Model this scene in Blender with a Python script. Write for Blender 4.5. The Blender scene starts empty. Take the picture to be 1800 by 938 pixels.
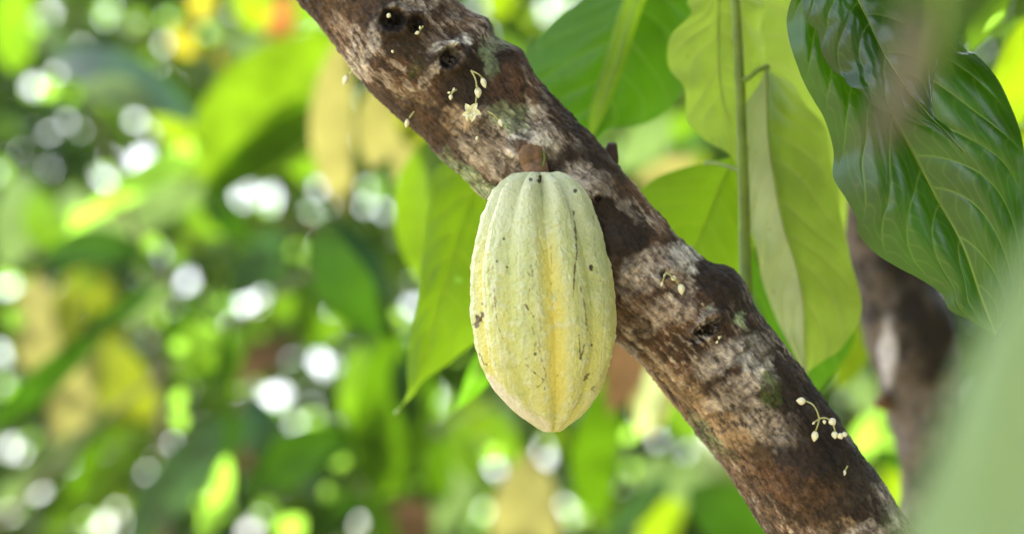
import bpy, math, random
import numpy as np
from mathutils import Vector, Matrix

random.seed(7); rng = np.random.RandomState(11)
S = bpy.context.scene
COL = S.collection

# ------------------------------------------------------------------ camera, world, sun, exposure
CAM_LOC = Vector((0.0, 0.0, 1.55)); PITCH = math.radians(13.0)
LENS = 60.0
cam_d = bpy.data.cameras.new('camera'); cam = bpy.data.objects.new('camera', cam_d); COL.objects.link(cam)
cam.location = CAM_LOC; cam.rotation_euler = (math.radians(90) + PITCH, 0, 0)
cam_d.lens = LENS; cam_d.sensor_width = 36.0; cam_d.sensor_fit = 'HORIZONTAL'
cam_d.clip_start = 0.02; cam_d.clip_end = 6000
cam_d.dof.use_dof = True; cam_d.dof.focus_distance = 1.18; cam_d.dof.aperture_fstop = 2.35
cam_d.dof.aperture_blades = 0
S.camera = cam

SUN_EL, SUN_AZ = math.radians(48), math.radians(-28)      # azimuth from +Y (view direction), negative = to the left
sun_dir = Vector((math.sin(SUN_AZ) * math.cos(SUN_EL), math.cos(SUN_AZ) * math.cos(SUN_EL), math.sin(SUN_EL)))
w = bpy.data.worlds.new('World'); S.world = w; w.use_nodes = True
nt = w.node_tree; bg = nt.nodes['Background']
sky = nt.nodes.new('ShaderNodeTexSky'); sky.sky_type = 'NISHITA'; sky.sun_disc = False
sky.sun_elevation = SUN_EL; sky.sun_rotation = SUN_AZ % (2 * math.pi)
sky.air_density = 1.0; sky.dust_density = 2.0; sky.ozone_density = 1.0
hs = nt.nodes.new('ShaderNodeHueSaturation'); hs.inputs['Saturation'].default_value = 0.45     # desaturated to serve as white balance for the blue skylight
nt.links.new(sky.outputs[0], hs.inputs['Color']); nt.links.new(hs.outputs[0], bg.inputs[0]); bg.inputs[1].default_value = 0.15
sun_l = bpy.data.lights.new('sun', 'SUN'); sun_l.energy = 4.0; sun_l.angle = math.radians(0.5); sun_l.color = (1.0, 0.95, 0.86)
sun = bpy.data.objects.new('sun', sun_l); COL.objects.link(sun)
sun.rotation_euler = sun_dir.to_track_quat('Z', 'Y').to_euler()
S.view_settings.view_transform = 'Standard'; S.view_settings.look = 'None'
S.view_settings.exposure = 2.05; S.view_settings.gamma = 1.0
S.cycles.use_denoising = True
S.cycles.max_bounces = 8; S.cycles.transmission_bounces = 4; S.cycles.diffuse_bounces = 4
S.cycles.sample_clamp_indirect = 6.0; S.cycles.sample_clamp_direct = 0

# ------------------------------------------------------------------ helpers
R3 = np.array(cam.rotation_euler.to_matrix()); C3 = np.array(CAM_LOC)
K = LENS / 36.0 * 1800.0          # 3000 photograph pixels per unit of x/depth

def P(x, y, d):
    """point of the photograph (1800x938) at depth d metres"""
    v = np.array(((x - 900.0) / K * d, -(y - 469.0) / K * d, -d))
    return R3 @ v + C3
def PA(a):
    return np.array([P(*r) for r in a])
def project(V):
    q = (V - C3) @ R3
    d = -q[:, 2]
    return q[:, 0] / d * K + 900.0, -q[:, 1] / d * K + 469.0, d
VIEW = R3 @ np.array((0, 0, -1.0)); RIGHT = R3 @ np.array((1.0, 0, 0)); UP = R3 @ np.array((0, 1.0, 0))

_T = np.random.RandomState(3).rand(64, 64, 64).astype(np.float32)
def vnoise(p):
    i = np.floor(p).astype(int); f = p - i; f = f * f * (3 - 2 * f)
    i0 = i & 63; i1 = (i + 1) & 63
    x0, y0, z0 = i0[:, 0], i0[:, 1], i0[:, 2]; x1, y1, z1 = i1[:, 0], i1[:, 1], i1[:, 2]
    fx, fy, fz = f[:, 0], f[:, 1], f[:, 2]
    a = _T[x0, y0, z0] * (1 - fx) + _T[x1, y0, z0] * fx; b = _T[x0, y1, z0] * (1 - fx) + _T[x1, y1, z0] * fx
    c = _T[x0, y0, z1] * (1 - fx) + _T[x1, y0, z1] * fx; d = _T[x0, y1, z1] * (1 - fx) + _T[x1, y1, z1] * fx
    return ((a * (1 - fy) + b * fy) * (1 - fz) + (c * (1 - fy) + d * fy) * fz)
def fbm(p, octv=4, gain=0.5):
    r = 0; a = 1; t = 0
    for k in range(octv):
        r = r + a * vnoise(p * (2.03 ** k) + 17.3 * k); t += a; a *= gain
    return r / t                   # 0..1
def smooth(a, b, x):
    t = np.clip((x - a) / (b - a), 0, 1); return t * t * (3 - 2 * t)
def spline(pts, n):
    """catmull-rom through pts, n samples"""
    pts = np.asarray(pts, float); m = len(pts)
    if m == 2: return pts[0] + (pts[1] - pts[0]) * np.linspace(0, 1, n)[:, None]
    seg = np.linalg.norm(np.diff(pts, axis=0), axis=1); cum = np.concatenate([[0], np.cumsum(seg)]); cum /= cum[-1]
    t = np.linspace(0, 1, n); i = np.clip(np.searchsorted(cum, t, side='right') - 1, 0, m - 2)
    f = ((t - cum[i]) / np.maximum(cum[i + 1] - cum[i], 1e-9))[:, None]
    p0 = pts[np.maximum(i - 1, 0)]; p1 = pts[i]; p2 = pts[i + 1]; p3 = pts[np.minimum(i + 2, m - 1)]
    return 0.5 * ((2 * p1) + (-p0 + p2) * f + (2 * p0 - 5 * p1 + 4 * p2 - p3) * f ** 2 + (-p0 + 3 * p1 - 3 * p2 + p3) * f ** 3)

def mesh_obj(name, V, F, mat, parent=None, colors=None, attrs=None, smoothf=True, uv=None):
    me = bpy.data.meshes.new(name); V = np.ascontiguousarray(V, dtype=np.float32); F = np.ascontiguousarray(F, dtype=np.int32)
    n, k = F.shape
    me.vertices.add(len(V)); me.vertices.foreach_set('co', V.ravel())
    me.loops.add(n * k); me.loops.foreach_set('vertex_index', F.ravel())
    me.polygons.add(n); me.polygons.foreach_set('loop_start', np.arange(n, dtype=np.int32) * k)
    me.polygons.foreach_set('loop_total', np.full(n, k, dtype=np.int32))
    me.polygons.foreach_set('use_smooth', np.full(n, smoothf))
    me.update(calc_edges=True)
    if colors is not None:
        ca = me.color_attributes.new('tone', 'FLOAT_COLOR', 'POINT')
        ca.data.foreach_set('color', np.concatenate([colors, np.ones((len(V), 1))], axis=1).astype(np.float32).ravel())
    for kx, vx in (attrs or {}).items():
        at = me.attributes.new(kx, 'FLOAT', 'POINT'); at.data.foreach_set('value', vx.astype(np.float32))
    me.materials.append(mat)
    o = bpy.data.objects.new(name, me); COL.objects.link(o)
    if parent is not None:
        o.parent = parent; o.matrix_parent_inverse = parent.matrix_world.inverted()
    return o
def grid_faces(nu, nv, wrap=False):
    u = np.arange(nu - 1); v = np.arange(nv if wrap else nv - 1)
    U, W = np.meshgrid(u, v, indexing='ij'); U = U.ravel(); W = W.ravel(); W1 = (W + 1) % nv
    return np.stack([U * nv + W, (U + 1) * nv + W, (U + 1) * nv + W1, U * nv + W1], axis=1)
def thing(name, at, label, cat, group=None):
    o = bpy.data.objects.new(name, None); COL.objects.link(o); o.location = Vector(at); o.empty_display_size = 0.02
    o.matrix_world = Matrix.Translation(Vector(at))
    tag(o, label, cat, group); return o
def tag(o, label, cat, group=None, kind=None):
    if label: o['label'] = label
    if cat: o['category'] = cat
    if group: o['group'] = group
    if kind: o['kind'] = kind
    return o
def frames(C):
    T = np.gradient(C, axis=0); T /= np.linalg.norm(T, axis=1)[:, None]
    A = np.cross(T, -VIEW); A /= np.maximum(np.linalg.norm(A, axis=1)[:, None], 1e-9)
    B = np.cross(A, T)
    return T, A, B
def tube(name, pts, rad, mat, parent=None, n=24, k=10, colors=None, wob=0.0):
    C = spline(pts, n); r = np.interp(np.linspace(0, 1, n), np.linspace(0, 1, len(rad)), rad)
    T, A, B = frames(C); th = np.linspace(0, 2 * math.pi, k, endpoint=False)
    V = C[:, None] + (A[:, None] * np.cos(th)[None, :, None] + B[:, None] * np.sin(th)[None, :, None]) * r[:, None, None]
    V = V.reshape(-1, 3)
    if wob:
        N = V - np.repeat(C, k, axis=0); V = V + N * ((fbm(V * 60, 3) - 0.5) * wob)[:, None]
    F = grid_faces(n, k, True)
    V = np.concatenate([V, C[:1], C[-1:]]); a = len(V) - 2; b = len(V) - 1
    j = np.arange(k); j1 = (j + 1) % k
    F = np.concatenate([F, np.stack([np.full(k, a), j, j1, j1], 1), np.stack([np.full(k, b), (n - 1) * k + j1, (n - 1) * k + j, (n - 1) * k + j], 1)])
    # triangles as degenerate quads are avoided: split off
    quads = F[:(n - 1) * k]; tris = F[(n - 1) * k:, :3]
    allF = np.concatenate([quads[:, [0, 1, 2]], quads[:, [0, 2, 3]], tris])
    return mesh_obj(name, V, allF, mat, parent, colors)

# ------------------------------------------------------------------ materials
def new_mat(name):
    m = bpy.data.materials.new(name); m.use_nodes = True; t = m.node_tree
    return m, t, t.nodes['Principled BSDF'], t.nodes['Material Output']
def nd(t, kind, **kw):
    n = t.nodes.new(kind)
    for a, b in kw.items(): setattr(n, a, b)
    return n
def leaf_mat(name, base, trans, tmix=0.45, rough=0.38, spec=0.5, vein=(0.35, 0.45, 0.12), mottled=0.35, scale=14.0, coat=0.0):
    m, t, p, out = new_mat(name); L = t.links.new
    tc = nd(t, 'ShaderNodeTexCoord'); geo = nd(t, 'ShaderNodeObjectInfo')
    nz = nd(t, 'ShaderNodeTexNoise'); nz.inputs['Scale'].default_value = scale; nz.inputs['Detail'].default_value = 5
    L(tc.outputs['Object'], nz.inputs['Vector'])
    ramp = nd(t, 'ShaderNodeMapRange'); ramp.inputs[1].default_value = 0.3; ramp.inputs[2].default_value = 0.7
    ramp.inputs[3].default_value = 1 - mottled; ramp.inputs[4].default_value = 1 + mottled
    L(nz.outputs['Fac'], ramp.inputs[0])
    def scaled(c):
        mx = nd(t, 'ShaderNodeVectorMath', operation='SCALE'); mx.inputs[0].default_value = c; L(ramp.outputs[0], mx.inputs['Scale']); return mx
    b = scaled(base); tr = scaled(trans)
    at = nd(t, 'ShaderNodeAttribute'); at.attribute_name = 'vein'
    mixb = nd(t, 'ShaderNodeMix', data_type='RGBA'); L(at.outputs['Fac'], mixb.inputs['Factor']); L(b.outputs[0], mixb.inputs['A']); mixb.inputs['B'].default_value = (*vein, 1)
    L(mixb.outputs['Result'], p.inputs['Base Color'])
    p.inputs['Roughness'].default_value = rough; p.inputs['Specular IOR Level'].default_value = spec
    if coat: p.inputs['Coat Weight'].default_value = coat; p.inputs['Coat Roughness'].default_value = 0.22
    if name in ('broad_dark_leaf', 'translucent_leaf', 'shaded_leaf', 'hanging_leaf_upper', 'hanging_leaf_under'):     # age spots
        sp = nd(t, 'ShaderNodeTexNoise'); sp.inputs['Scale'].default_value = 130; sp.inputs['Detail'].default_value = 3; L(tc.outputs['Object'], sp.inputs['Vector'])
        sr_ = nd(t, 'ShaderNodeMapRange'); sr_.inputs[1].default_value = .71; sr_.inputs[2].default_value = .75; L(sp.outputs['Fac'], sr_.inputs[0])
        mb = nd(t, 'ShaderNodeMix', data_type='RGBA'); L(sr_.outputs[0], mb.inputs['Factor']); L(mixb.outputs['Result'], mb.inputs['A']); mb.inputs['B'].default_value = (.07, .045, .015, 1); L(mb.outputs['Result'], p.inputs['Base Color'])
    fine = nd(t, 'ShaderNodeTexVoronoi'); fine.inputs['Scale'].default_value = 420; fine.feature = 'DISTANCE_TO_EDGE'
    L(tc.outputs['Object'], fine.inputs['Vector'])
    bump = nd(t, 'ShaderNodeBump'); bump.inputs['Strength'].default_value = 0.12; bump.inputs['Distance'].default_value = 0.0006
    L(fine.outputs['Distance'], bump.inputs['Height']); L(bump.outputs[0], p.inputs['Normal'])
    tl = nd(t, 'ShaderNodeBsdfTranslucent'); mt_ = nd(t, 'ShaderNodeMix', data_type='RGBA'); L(at.outputs['Fac'], mt_.inputs['Factor']); L(tr.outputs[0], mt_.inputs['A']); mt_.inputs['B'].default_value = (min(1, vein[0] * 1.7), min(1, vein[1] * 1.7), vein[2] * 1.2, 1); L(mt_.outputs['Result'], tl.inputs['Color'])
    mx = nd(t, 'ShaderNodeMixShader'); mx.inputs[0].default_value = tmix
    L(p.outputs[0], mx.inputs[1]); L(tl.outputs[0], mx.inputs[2]); L(mx.outputs[0], out.inputs['Surface'])
    return m
M = {}
M['lime']  = leaf_mat('young_leaf', (0.12, 0.20, 0.010), (0.24, 0.38, 0.005), 0.50, 0.45)
M['fresh'] = leaf_mat('fresh_leaf', (0.09, 0.17, 0.008), (0.12, 0.22, 0.004), 0.5, 0.45)
M['deep'] = leaf_mat('deep_green_leaf', (0.030, 0.085, 0.004), (0.075, 0.17, 0.002), 0.40, 0.5, 0.3)
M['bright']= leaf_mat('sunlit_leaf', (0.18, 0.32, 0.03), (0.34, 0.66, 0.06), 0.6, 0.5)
M['green'] = leaf_mat('mid_green_leaf', (0.070, 0.140, 0.012), (0.16, 0.33, 0.008), 0.42, 0.40)
M['dark']  = leaf_mat('mature_leaf', (0.014, 0.050, 0.004), (0.04, 0.12, 0.002), 0.30, 0.45, 0.3)
M['teal']  = leaf_mat('glossy_leaf', (0.035, 0.10, 0.045), (0.04, 0.12, 0.02), 0.25, 0.30, 0.9)
M['grey']  = leaf_mat('dull_leaf', (0.17, 0.25, 0.11), (0.18, 0.30, 0.07), 0.30, 0.4)
M['tan']   = leaf_mat('dry_leaf', (0.27, 0.26, 0.10), (0.24, 0.23, 0.06), 0.45, 0.6)
M['olive'] = leaf_mat('ageing_leaf', (0.14, 0.17, 0.012), (0.20, 0.25, 0.006), 0.45, 0.5)
M['yellow']= leaf_mat('yellow_leaf', (0.36, 0.32, 0.03), (0.40, 0.36, 0.02), 0.5, 0.5)
M['orange']= leaf_mat('orange_leaf', (0.40, 0.16, 0.04), (0.50, 0.20, 0.04), 0.5, 0.5)
M['brown'] = leaf_mat('brown_leaf', (0.12, 0.07, 0.04), (0.14, 0.08, 0.03), 0.3, 0.6)
M['pale']  = leaf_mat('pale_leaf', (0.40, 0.44, 0.26), (0.45, 0.55, 0.20), 0.35, 0.4)
# the nearer leaves
M['n_dark'] = leaf_mat('broad_dark_leaf', (0.013, 0.060, 0.002), (0.07, 0.21, 0.003), 0.34, 0.24, 0.5, vein=(0.16, 0.26, 0.04), mottled=0.3, scale=22, coat=0.9)
M['n_lime'] = leaf_mat('translucent_leaf', (0.10, 0.20, 0.010), (0.27, 0.48, 0.010), 0.55, 0.5, 0.35, vein=(0.20, 0.30, 0.02), mottled=0.15, scale=16)
M['n_green']= leaf_mat('shaded_leaf', (0.045, 0.13, 0.008), (0.12, 0.34, 0.004), 0.50, 0.35, 0.5, vein=(0.14, 0.26, 0.04), mottled=0.2, scale=16)
M['n_olive']= leaf_mat('hanging_leaf_upper', (0.23, 0.33, 0.06), (0.46, 0.66, 0.06), 0.55, 0.5, 0.4, vein=(0.3, 0.34, 0.1), mottled=0.25, scale=18)
M['n_pale'] = leaf_mat('hanging_leaf_under', (0.44, 0.49, 0.26), (0.50, 0.60, 0.20), 0.45, 0.5, 0.4, vein=(0.42, 0.45, 0.2), mottled=0.2, scale=18)
M['n_front']= leaf_mat('foreground_leaf', (0.29, 0.43, 0.25), (0.17, 0.31, 0.15), 0.30, 0.5, 0.4, mottled=0.1, scale=8)

def simple(name, col, rough=0.6, noise=0.25, scale=120, sss=0.0, bump=0.3, dist=0.0008):
    m, t, p, out = new_mat(name); L = t.links.new
    tc = nd(t, 'ShaderNodeTexCoord'); nz = nd(t, 'ShaderNodeTexNoise'); nz.inputs['Scale'].default_value = scale; nz.inputs['Detail'].default_value = 6
    L(tc.outputs['Object'], nz.inputs['Vector'])
    r = nd(t, 'ShaderNodeMapRange'); r.inputs[3].default_value = 1 - noise; r.inputs[4].default_value = 1 + noise; r.inputs[1].default_value = .3; r.inputs[2].default_value = .7
    L(nz.outputs['Fac'], r.inputs[0])
    s = nd(t, 'ShaderNodeVectorMath', operation='SCALE'); s.inputs[0].default_value = col; L(r.outputs[0], s.inputs['Scale']); L(s.outputs[0], p.inputs['Base Color'])
    b = nd(t, 'ShaderNodeBump'); b.inputs['Strength'].default_value = bump; b.inputs['Distance'].default_value = dist; L(nz.outputs['Fac'], b.inputs['Height']); L(b.outputs[0], p.inputs['Normal'])
    p.inputs['Roughness'].default_value = rough
    if sss:
        p.inputs['Subsurface Weight'].default_value = sss; p.inputs['Subsurface Radius'].default_value = (1, .9, .4); p.inputs['Subsurface Scale'].default_value = 0.002
    return m
def tone_mat(name, rough, nscale, namp, bump, dist, spec=0.4, sss=0, stretch=(1, 1, 1), coat=0):
    """colour from the mesh's own 'tone' attribute, fine grain from noise"""
    m, t, p, out = new_mat(name); L = t.links.new
    at = nd(t, 'ShaderNodeAttribute'); at.attribute_name = 'tone'
    tc = nd(t, 'ShaderNodeTexCoord'); mp = nd(t, 'ShaderNodeMapping'); mp.inputs['Scale'].default_value = stretch
    L(tc.outputs['Object'], mp.inputs[0])
    nz = nd(t, 'ShaderNodeTexNoise'); nz.inputs['Scale'].default_value = nscale; nz.inputs['Detail'].default_value = 8; nz.inputs['Roughness'].default_value = .65
    L(mp.outputs[0], nz.inputs['Vector'])
    r = nd(t, 'ShaderNodeMapRange'); r.inputs[1].default_value = .3; r.inputs[2].default_value = .7; r.inputs[3].default_value = 1 - namp; r.inputs[4].default_value = 1 + namp
    L(nz.outputs['Fac'], r.inputs[0])
    s = nd(t, 'ShaderNodeVectorMath', operation='SCALE'); L(at.outputs['Color'], s.inputs[0]); L(r.outputs[0], s.inputs['Scale']); L(s.outputs[0], p.inputs['Base Color'])
    b = nd(t, 'ShaderNodeBump'); b.inputs['Strength'].default_value = bump; b.inputs['Distance'].default_value = dist; L(nz.outputs['Fac'], b.inputs['Height']); L(b.outputs[0], p.inputs['Normal'])
    p.inputs['Roughness'].default_value = rough; p.inputs['Specular IOR Level'].default_value = spec
    if sss:
        p.inputs['Subsurface Weight'].default_value = sss; p.inputs['Subsurface Radius'].default_value = (1, .8, .3); p.inputs['Subsurface Scale'].default_value = 0.004
    return m
M['bark'] = tone_mat('bark', 0.72, 230, 0.24, 0.6, 0.0010, 0.35)
M['husk'] = tone_mat('pod_husk', 0.38, 520, 0.10, 0.8, 0.0005, 0.5, sss=0.12)
M['stalk'] = simple('pod_stalk', (0.17, 0.095, 0.045), 0.75, 0.5, 160, bump=0.8)
M['stem'] = simple('green_stem', (0.13, 0.20, 0.012), 0.55, 0.25, 60)
M['petiole'] = leaf_mat('petiole', (0.26, 0.36, 0.08), (0.46, 0.60, 0.10), 0.5, 0.45)
M['n_fold'] = leaf_mat('folded_leaf_lime', (0.16, 0.26, 0.02), (0.36, 0.60, 0.01), 0.55, 0.45, vein=(0.3, 0.4, 0.1))
M['twig'] = simple('twig_bark', (0.15, 0.125, 0.075), 0.8, 0.35, 60)
M['bud'] = simple('flower_bud', (0.78, 0.76, 0.55), 0.5, 0.08, 500, sss=0.3, bump=0.1)
M['petal'] = simple('flower_petal', (0.80, 0.78, 0.50), 0.5, 0.08, 500, sss=0.3, bump=0.1)
M['pedicel'] = simple('flower_stalk', (0.42, 0.42, 0.16), 0.5, 0.15, 300)
M['soil'] = simple('leaf_litter_ground', (0.20, 0.17, 0.09), 0.9, 0.4, 3.0, bump=0.5, dist=0.05)

# ------------------------------------------------------------------ leaves
def blade(name, mid, left, right, mat, parent=None, nu=40, nv=14, veins=9, quilt=0.0, wave=0.0, camber=0.0, vein_w=0.0, seed=0, sweep=0.22):
    """leaf surface between a midrib and two edges (world polylines, base to tip)"""
    m = spline(mid, nu); l = spline(left, nu); r = spline(right, nu)
    v = np.linspace(-1, 1, nv * 2 + 1); u = np.linspace(0, 1, nu)
    a = np.abs(v)[None, :, None]
    E = np.where(v[None, :, None] < 0, l[:, None], r[:, None])
    V = m[:, None] * (1 - a) + E * a
    side = (r - l); T = np.gradient(m, axis=0); N = np.cross(T, side); N /= np.maximum(np.linalg.norm(N, axis=1)[:, None], 1e-9)
    flip = np.sign(np.sum(N * (-VIEW), axis=1).mean()) or 1; N = N * flip       # towards the viewer's side
    wdt = np.linalg.norm(side, axis=1)
    A = np.abs(v)[None, :]; U = u[:, None]
    ph = (U - sweep * A ** 1.4 + .018 * np.sin(U * 19 + seed + (v[None, :] > 0) * 1.7) + (v[None, :] > 0) * .03) * veins
    q = np.abs(np.sin(ph * math.pi))
    h = camber * wdt[:, None] * (A * (1 - A)) * 4 * 0.5
    h = h + quilt * (np.sqrt(q) - 0.6) * np.sin(math.pi * np.clip(A, 0, 1)) ** .6 * np.minimum(1, wdt[:, None] / wdt.max() * 1.5)
    rr = np.random.RandomState(seed + 5)
    if quilt:
        pn = np.stack([(U * 5 + 0 * A).ravel(), (0 * U + v[None, :] * 1.6).ravel(), np.full(h.size, seed * 1.3)], 1); h = h + ((fbm(pn, 3) - .5).reshape(h.shape)) * quilt * 3.0
    if wave:
        h = h + wave * A ** 2 * (np.sin(U * 21 + rr.rand() * 6 + (v[None, :] > 0) * 2) + .6 * np.sin(U * 37 + rr.rand() * 6))
    V = V + N[:, None] * h[:, :, None]
    vein = np.zeros_like(h)
    if vein_w:
        d = np.abs((ph + 0.5) % 1 - 0.5) / veins         # along u
        vein = np.exp(-(d / vein_w) ** 2) * (1 - smooth(.80, .98, A)) * 0.55
        vein = np.maximum(vein, np.exp(-(A * wdt[:, None] / (wdt.max() * .012)) ** 2))
        tert = np.abs(((A * 9 + np.floor(ph) * .37) + .3 * np.sin(ph * 6)) % 1 - .5)
        vein = np.maximum(vein, 0.16 * np.exp(-(tert / .08) ** 2) * (1 - smooth(.85, .98, A)))
    return mesh_obj(name, V.reshape(-1, 3), grid_faces(nu, nv * 2 + 1), mat, parent, attrs={'vein': vein.ravel()})

def wprof(u, kind=0):
    w_ = np.sin(math.pi * np.clip(u, 0, 1) ** 0.9) ** 0.75
    tipn = smooth(0.80, 1.0, u); return w_ * (1 - 0.55 * tipn)
def simple_leaf(name, p0, p1, width, mat, parent=None, tilt=0.0, bend=0.08, curl=0.15, nu=14, nv=4, seed=0, facing=None):
    """leaf from base p0 to tip p1; tilt turns it about its own length"""
    p0 = np.array(p0); p1 = np.array(p1); ax = p1 - p0; Ln = np.linalg.norm(ax); ax = ax / Ln
    n0 = -VIEW if facing is None else np.array(facing)
    side = np.cross(ax, n0); side /= np.linalg.norm(side); nrm = np.cross(side, ax)
    c, s = math.cos(tilt), math.sin(tilt)
    side, nrm = side * c + nrm * s, nrm * c - side * s
    rr = np.random.RandomState(seed); u = np.linspace(0, 1, 12)
    sw = (rr.rand() - .5) * 2 * bend
    mid = p0 + ax * (u[:, None] * Ln) + nrm * (np.sin(u * math.pi) * bend * Ln)[:, None] + side * (np.sin(u * math.pi) * sw * Ln)[:, None]
    w_ = wprof(u) * width * .5
    l = mid - side * w_[:, None] + nrm * (w_ * curl)[:, None]; r = mid + side * w_[:, None] + nrm * (w_ * curl)[:, None]
    return blade(name, mid, l, r, mat, parent, nu=nu, nv=nv, seed=seed, wave=width * .02)
def near_leaf(parent, mid, left, right, mat, name='leaf', rib=0.0022, ribmat='petiole', **kw):
    """mid/left/right: rows of (px, py, depth); builds the blade and its raised midrib as a child"""
    rib = rib * (.45 if mat in ('n_olive', 'n_lime', 'n_pale') else 1)
    kw.setdefault('nu', 150); kw.setdefault('nv', 48); kw.setdefault('vein_w', .006)
    m2 = kw.pop('mat_right', None)
    b = blade(name, PA(mid), PA(left), PA(right), M[mat], parent, **kw)
    if m2:
        b.data.materials.append(M[m2]); nv_ = kw['nv']; f = np.arange(len(b.data.polygons)) % (nv_ * 2)
        b.data.polygons.foreach_set('material_index', (f >= nv_).astype(np.int32))
    if rib:
        C = spline(PA(mid), 40) - VIEW * rib * .3
        tube('midrib', C, [rib, rib * .8, rib * .5, rib * .15], M[ribmat], b, n=60, k=8)
    return b
def zdepth(pts, d0, d1=None):
    d1 = d0 if d1 is None else d1
    n = len(pts); return [(x, y, d0 + (d1 - d0) * i / (n - 1)) for i, (x, y) in enumerate(pts)]

# ------------------------------------------------------------------ ground
gn = 60
gx, gy = np.meshgrid(np.sign(np.linspace(-1, 1, gn)) * np.abs(np.linspace(-1, 1, gn)) ** 3 * 3000, np.sign(np.linspace(-1, 1, gn)) * np.abs(np.linspace(-1, 1, gn)) ** 3 * 3000, indexing='ij')
gv = np.stack([gx.ravel(), gy.ravel(), np.zeros(gn * gn)], 1)
gv[:, 2] = (fbm(gv / 3.0, 3) - .5) * .12 * (np.hypot(gv[:, 0], gv[:, 1]) < 60)
ground = mesh_obj('ground', gv, grid_faces(gn, gn), M['soil']); ground['kind'] = 'structure'

# ------------------------------------------------------------------ the branch
AX = [(480, -215, 107), (560, -122, 107), (632, -35, 107), (700, 42, 106), (768, 118, 106), (855, 203, 108), (937, 287, 103), (1030, 385, 101),
      (1127, 495, 102), (1215, 580, 106), (1285, 660, 107), (1362, 763, 107), (1440, 880, 108), (1515, 1000, 110), (1590, 1130, 112), (1650, 1240, 113)]
BD = 1.252
def build_branch():
    root = thing('cacao_branch', P(937, 287, BD), 'thick mottled brown and grey branch running diagonally down behind the pod', 'branch')
    axp = np.array([(x, y, BD) for x, y, r in AX]); nu, nv = 1150, 420
    C = spline(PA(axp), nu); t = np.linspace(0, 1, nu)
    seg = np.linalg.norm(np.diff(axp[:, :2], axis=0), axis=1); cum = np.concatenate([[0], np.cumsum(seg)]); cum /= cum[-1]
    R = np.interp(t, cum, [a[2] for a in AX]) / K * BD
    T, A, B = frames(C); th = np.linspace(0, 2 * math.pi, nv, endpoint=False)
    D = A[:, None] * np.cos(th)[None, :, None] + B[:, None] * np.sin(th)[None, :, None]
    V = (C[:, None] + D * R[:, None, None]).reshape(-1, 3); N = D.reshape(-1, 3)
    front = (N @ (-VIEW)) > -0.25
    px, py, _ = project(V)
    s = np.repeat(t * np.linalg.norm(C[-1] - C[0]), nv); a = np.tile(th, nu)
    r_ = np.repeat(R, nv)
    loc = np.stack([s, np.cos(a) * r_, np.sin(a) * r_], 1)              # straightened-branch coordinates in metres
    wx = (fbm(loc * 28, 4) - .5); wy = (fbm(loc * 28 + 9.1, 4) - .5)
    qx, qy = px + wx * 44 + (fbm(loc * 130 + 2, 3, .7) - .5) * 26, py + wy * 44 + (fbm(loc * 130 + 22, 3, .7) - .5) * 26                                 # broken edges for the hand placed patches
    def ell(x, y, rx, ry, ang=0, soft=.35, X=None, Y=None):
        X = qx if X is None else X; Y = qy if Y is None else Y
        c, s_ = math.cos(math.radians(ang)), math.sin(math.radians(ang))
        dx, dy = X - x, Y - y; e = np.sqrt(((dx * c + dy * s_) / rx) ** 2 + ((-dx * s_ + dy * c) / ry) ** 2)
        return (1 - smooth(1 - soft * .6, 1 + soft * .6, e)) * front
    h = np.zeros(len(V))
    h += (fbm(loc * 13, 3) - .5) * .0075                                # slow lumps
    strk = fbm(loc * np.array((60, 230, 230)), 4)                       # grain along the limb
    h += (strk - .5) * .0016
    fine = fbm(loc * np.array((380, 700, 700)), 3, .7); h += (fine - .5) * .0021; mid = fbm(loc * np.array((150, 330, 330)) + 7, 4, .75); h += (mid - .5) * .0020
    cells = fbm(loc * 75 + 3, 3); h += np.abs(cells - .5) * -.003
    plate = smooth(.50, .56, fbm(loc * 34 + 30, 4)); h += plate * .0011
    pxm = BD / K                                                         # metres per pixel
    def bump(x, y, r, amp, k=1.0, ang=0):
        nonlocal h
        c, s_ = math.cos(math.radians(ang)), math.sin(math.radians(ang)); dx, dy = px - x, py - y
        e = np.sqrt((dx * c + dy * s_) ** 2 + ((-dx * s_ + dy * c) / k) ** 2) / r
        h = h + amp * np.exp(-e * e) * front
    def crater(x, y, r, depth, rim, k=1.0, ang=0):
        nonlocal h
        c, s_ = math.cos(math.radians(ang)), math.sin(math.radians(ang)); dx, dy = px - x + wx * 12, py - y + wy * 12
        e = np.sqrt((dx * c + dy * s_) ** 2 + ((-dx * s_ + dy * c) / k) ** 2) / r
        h = h - depth * .55 * np.exp(-(e / .8) ** 4) * front + rim * np.exp(-((e - 1.2) / .35) ** 2) * front
        h = h + (.0016 * np.cos(e * 13 + wx * 6) + (fine - .5) * .006 + (mid - .5) * .008) * np.exp(-(e / 1.1) ** 4) * front
    bump(690, 95, 60, .006); bump(700, 40, 45, .004)
    crater(692, 36, 24, .012, .0045, .75, 25); crater(728, 44, 15, .008, .002)
    bump(795, 105, 42, .006); crater(789, 104, 19, .013, .005)
    bump(930, 262, 38, .0095); bump(1030, 335, 26, .006); crater(1048, 352, 7, .004, .002)
    bump(1292, 505, 34, .008); bump(1262, 482, 22, .005)
    crater(1236, 578, 30, .010, .003, .45, -38); bump(1215, 545, 30, .005); bump(1262, 560, 16, .004)
    crater(1168, 484, 9, .006, .002); bump(1180, 475, 24, .004)
    bump(915, 85, 34, .010); bump(845, 45, 22, .006)
    bump(1420, 830, 50, .006); bump(1120, 440, 45, .004)
    bump(1085, 590, 20, .002)
    V2 = V + N * h[:, None]
    # colour
    c0 = np.array((.100, .065, .038)); c1 = np.array((.225, .155, .105)); red = np.array((.135, .075, .040)); dark = np.array((.030, .020, .013))
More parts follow.
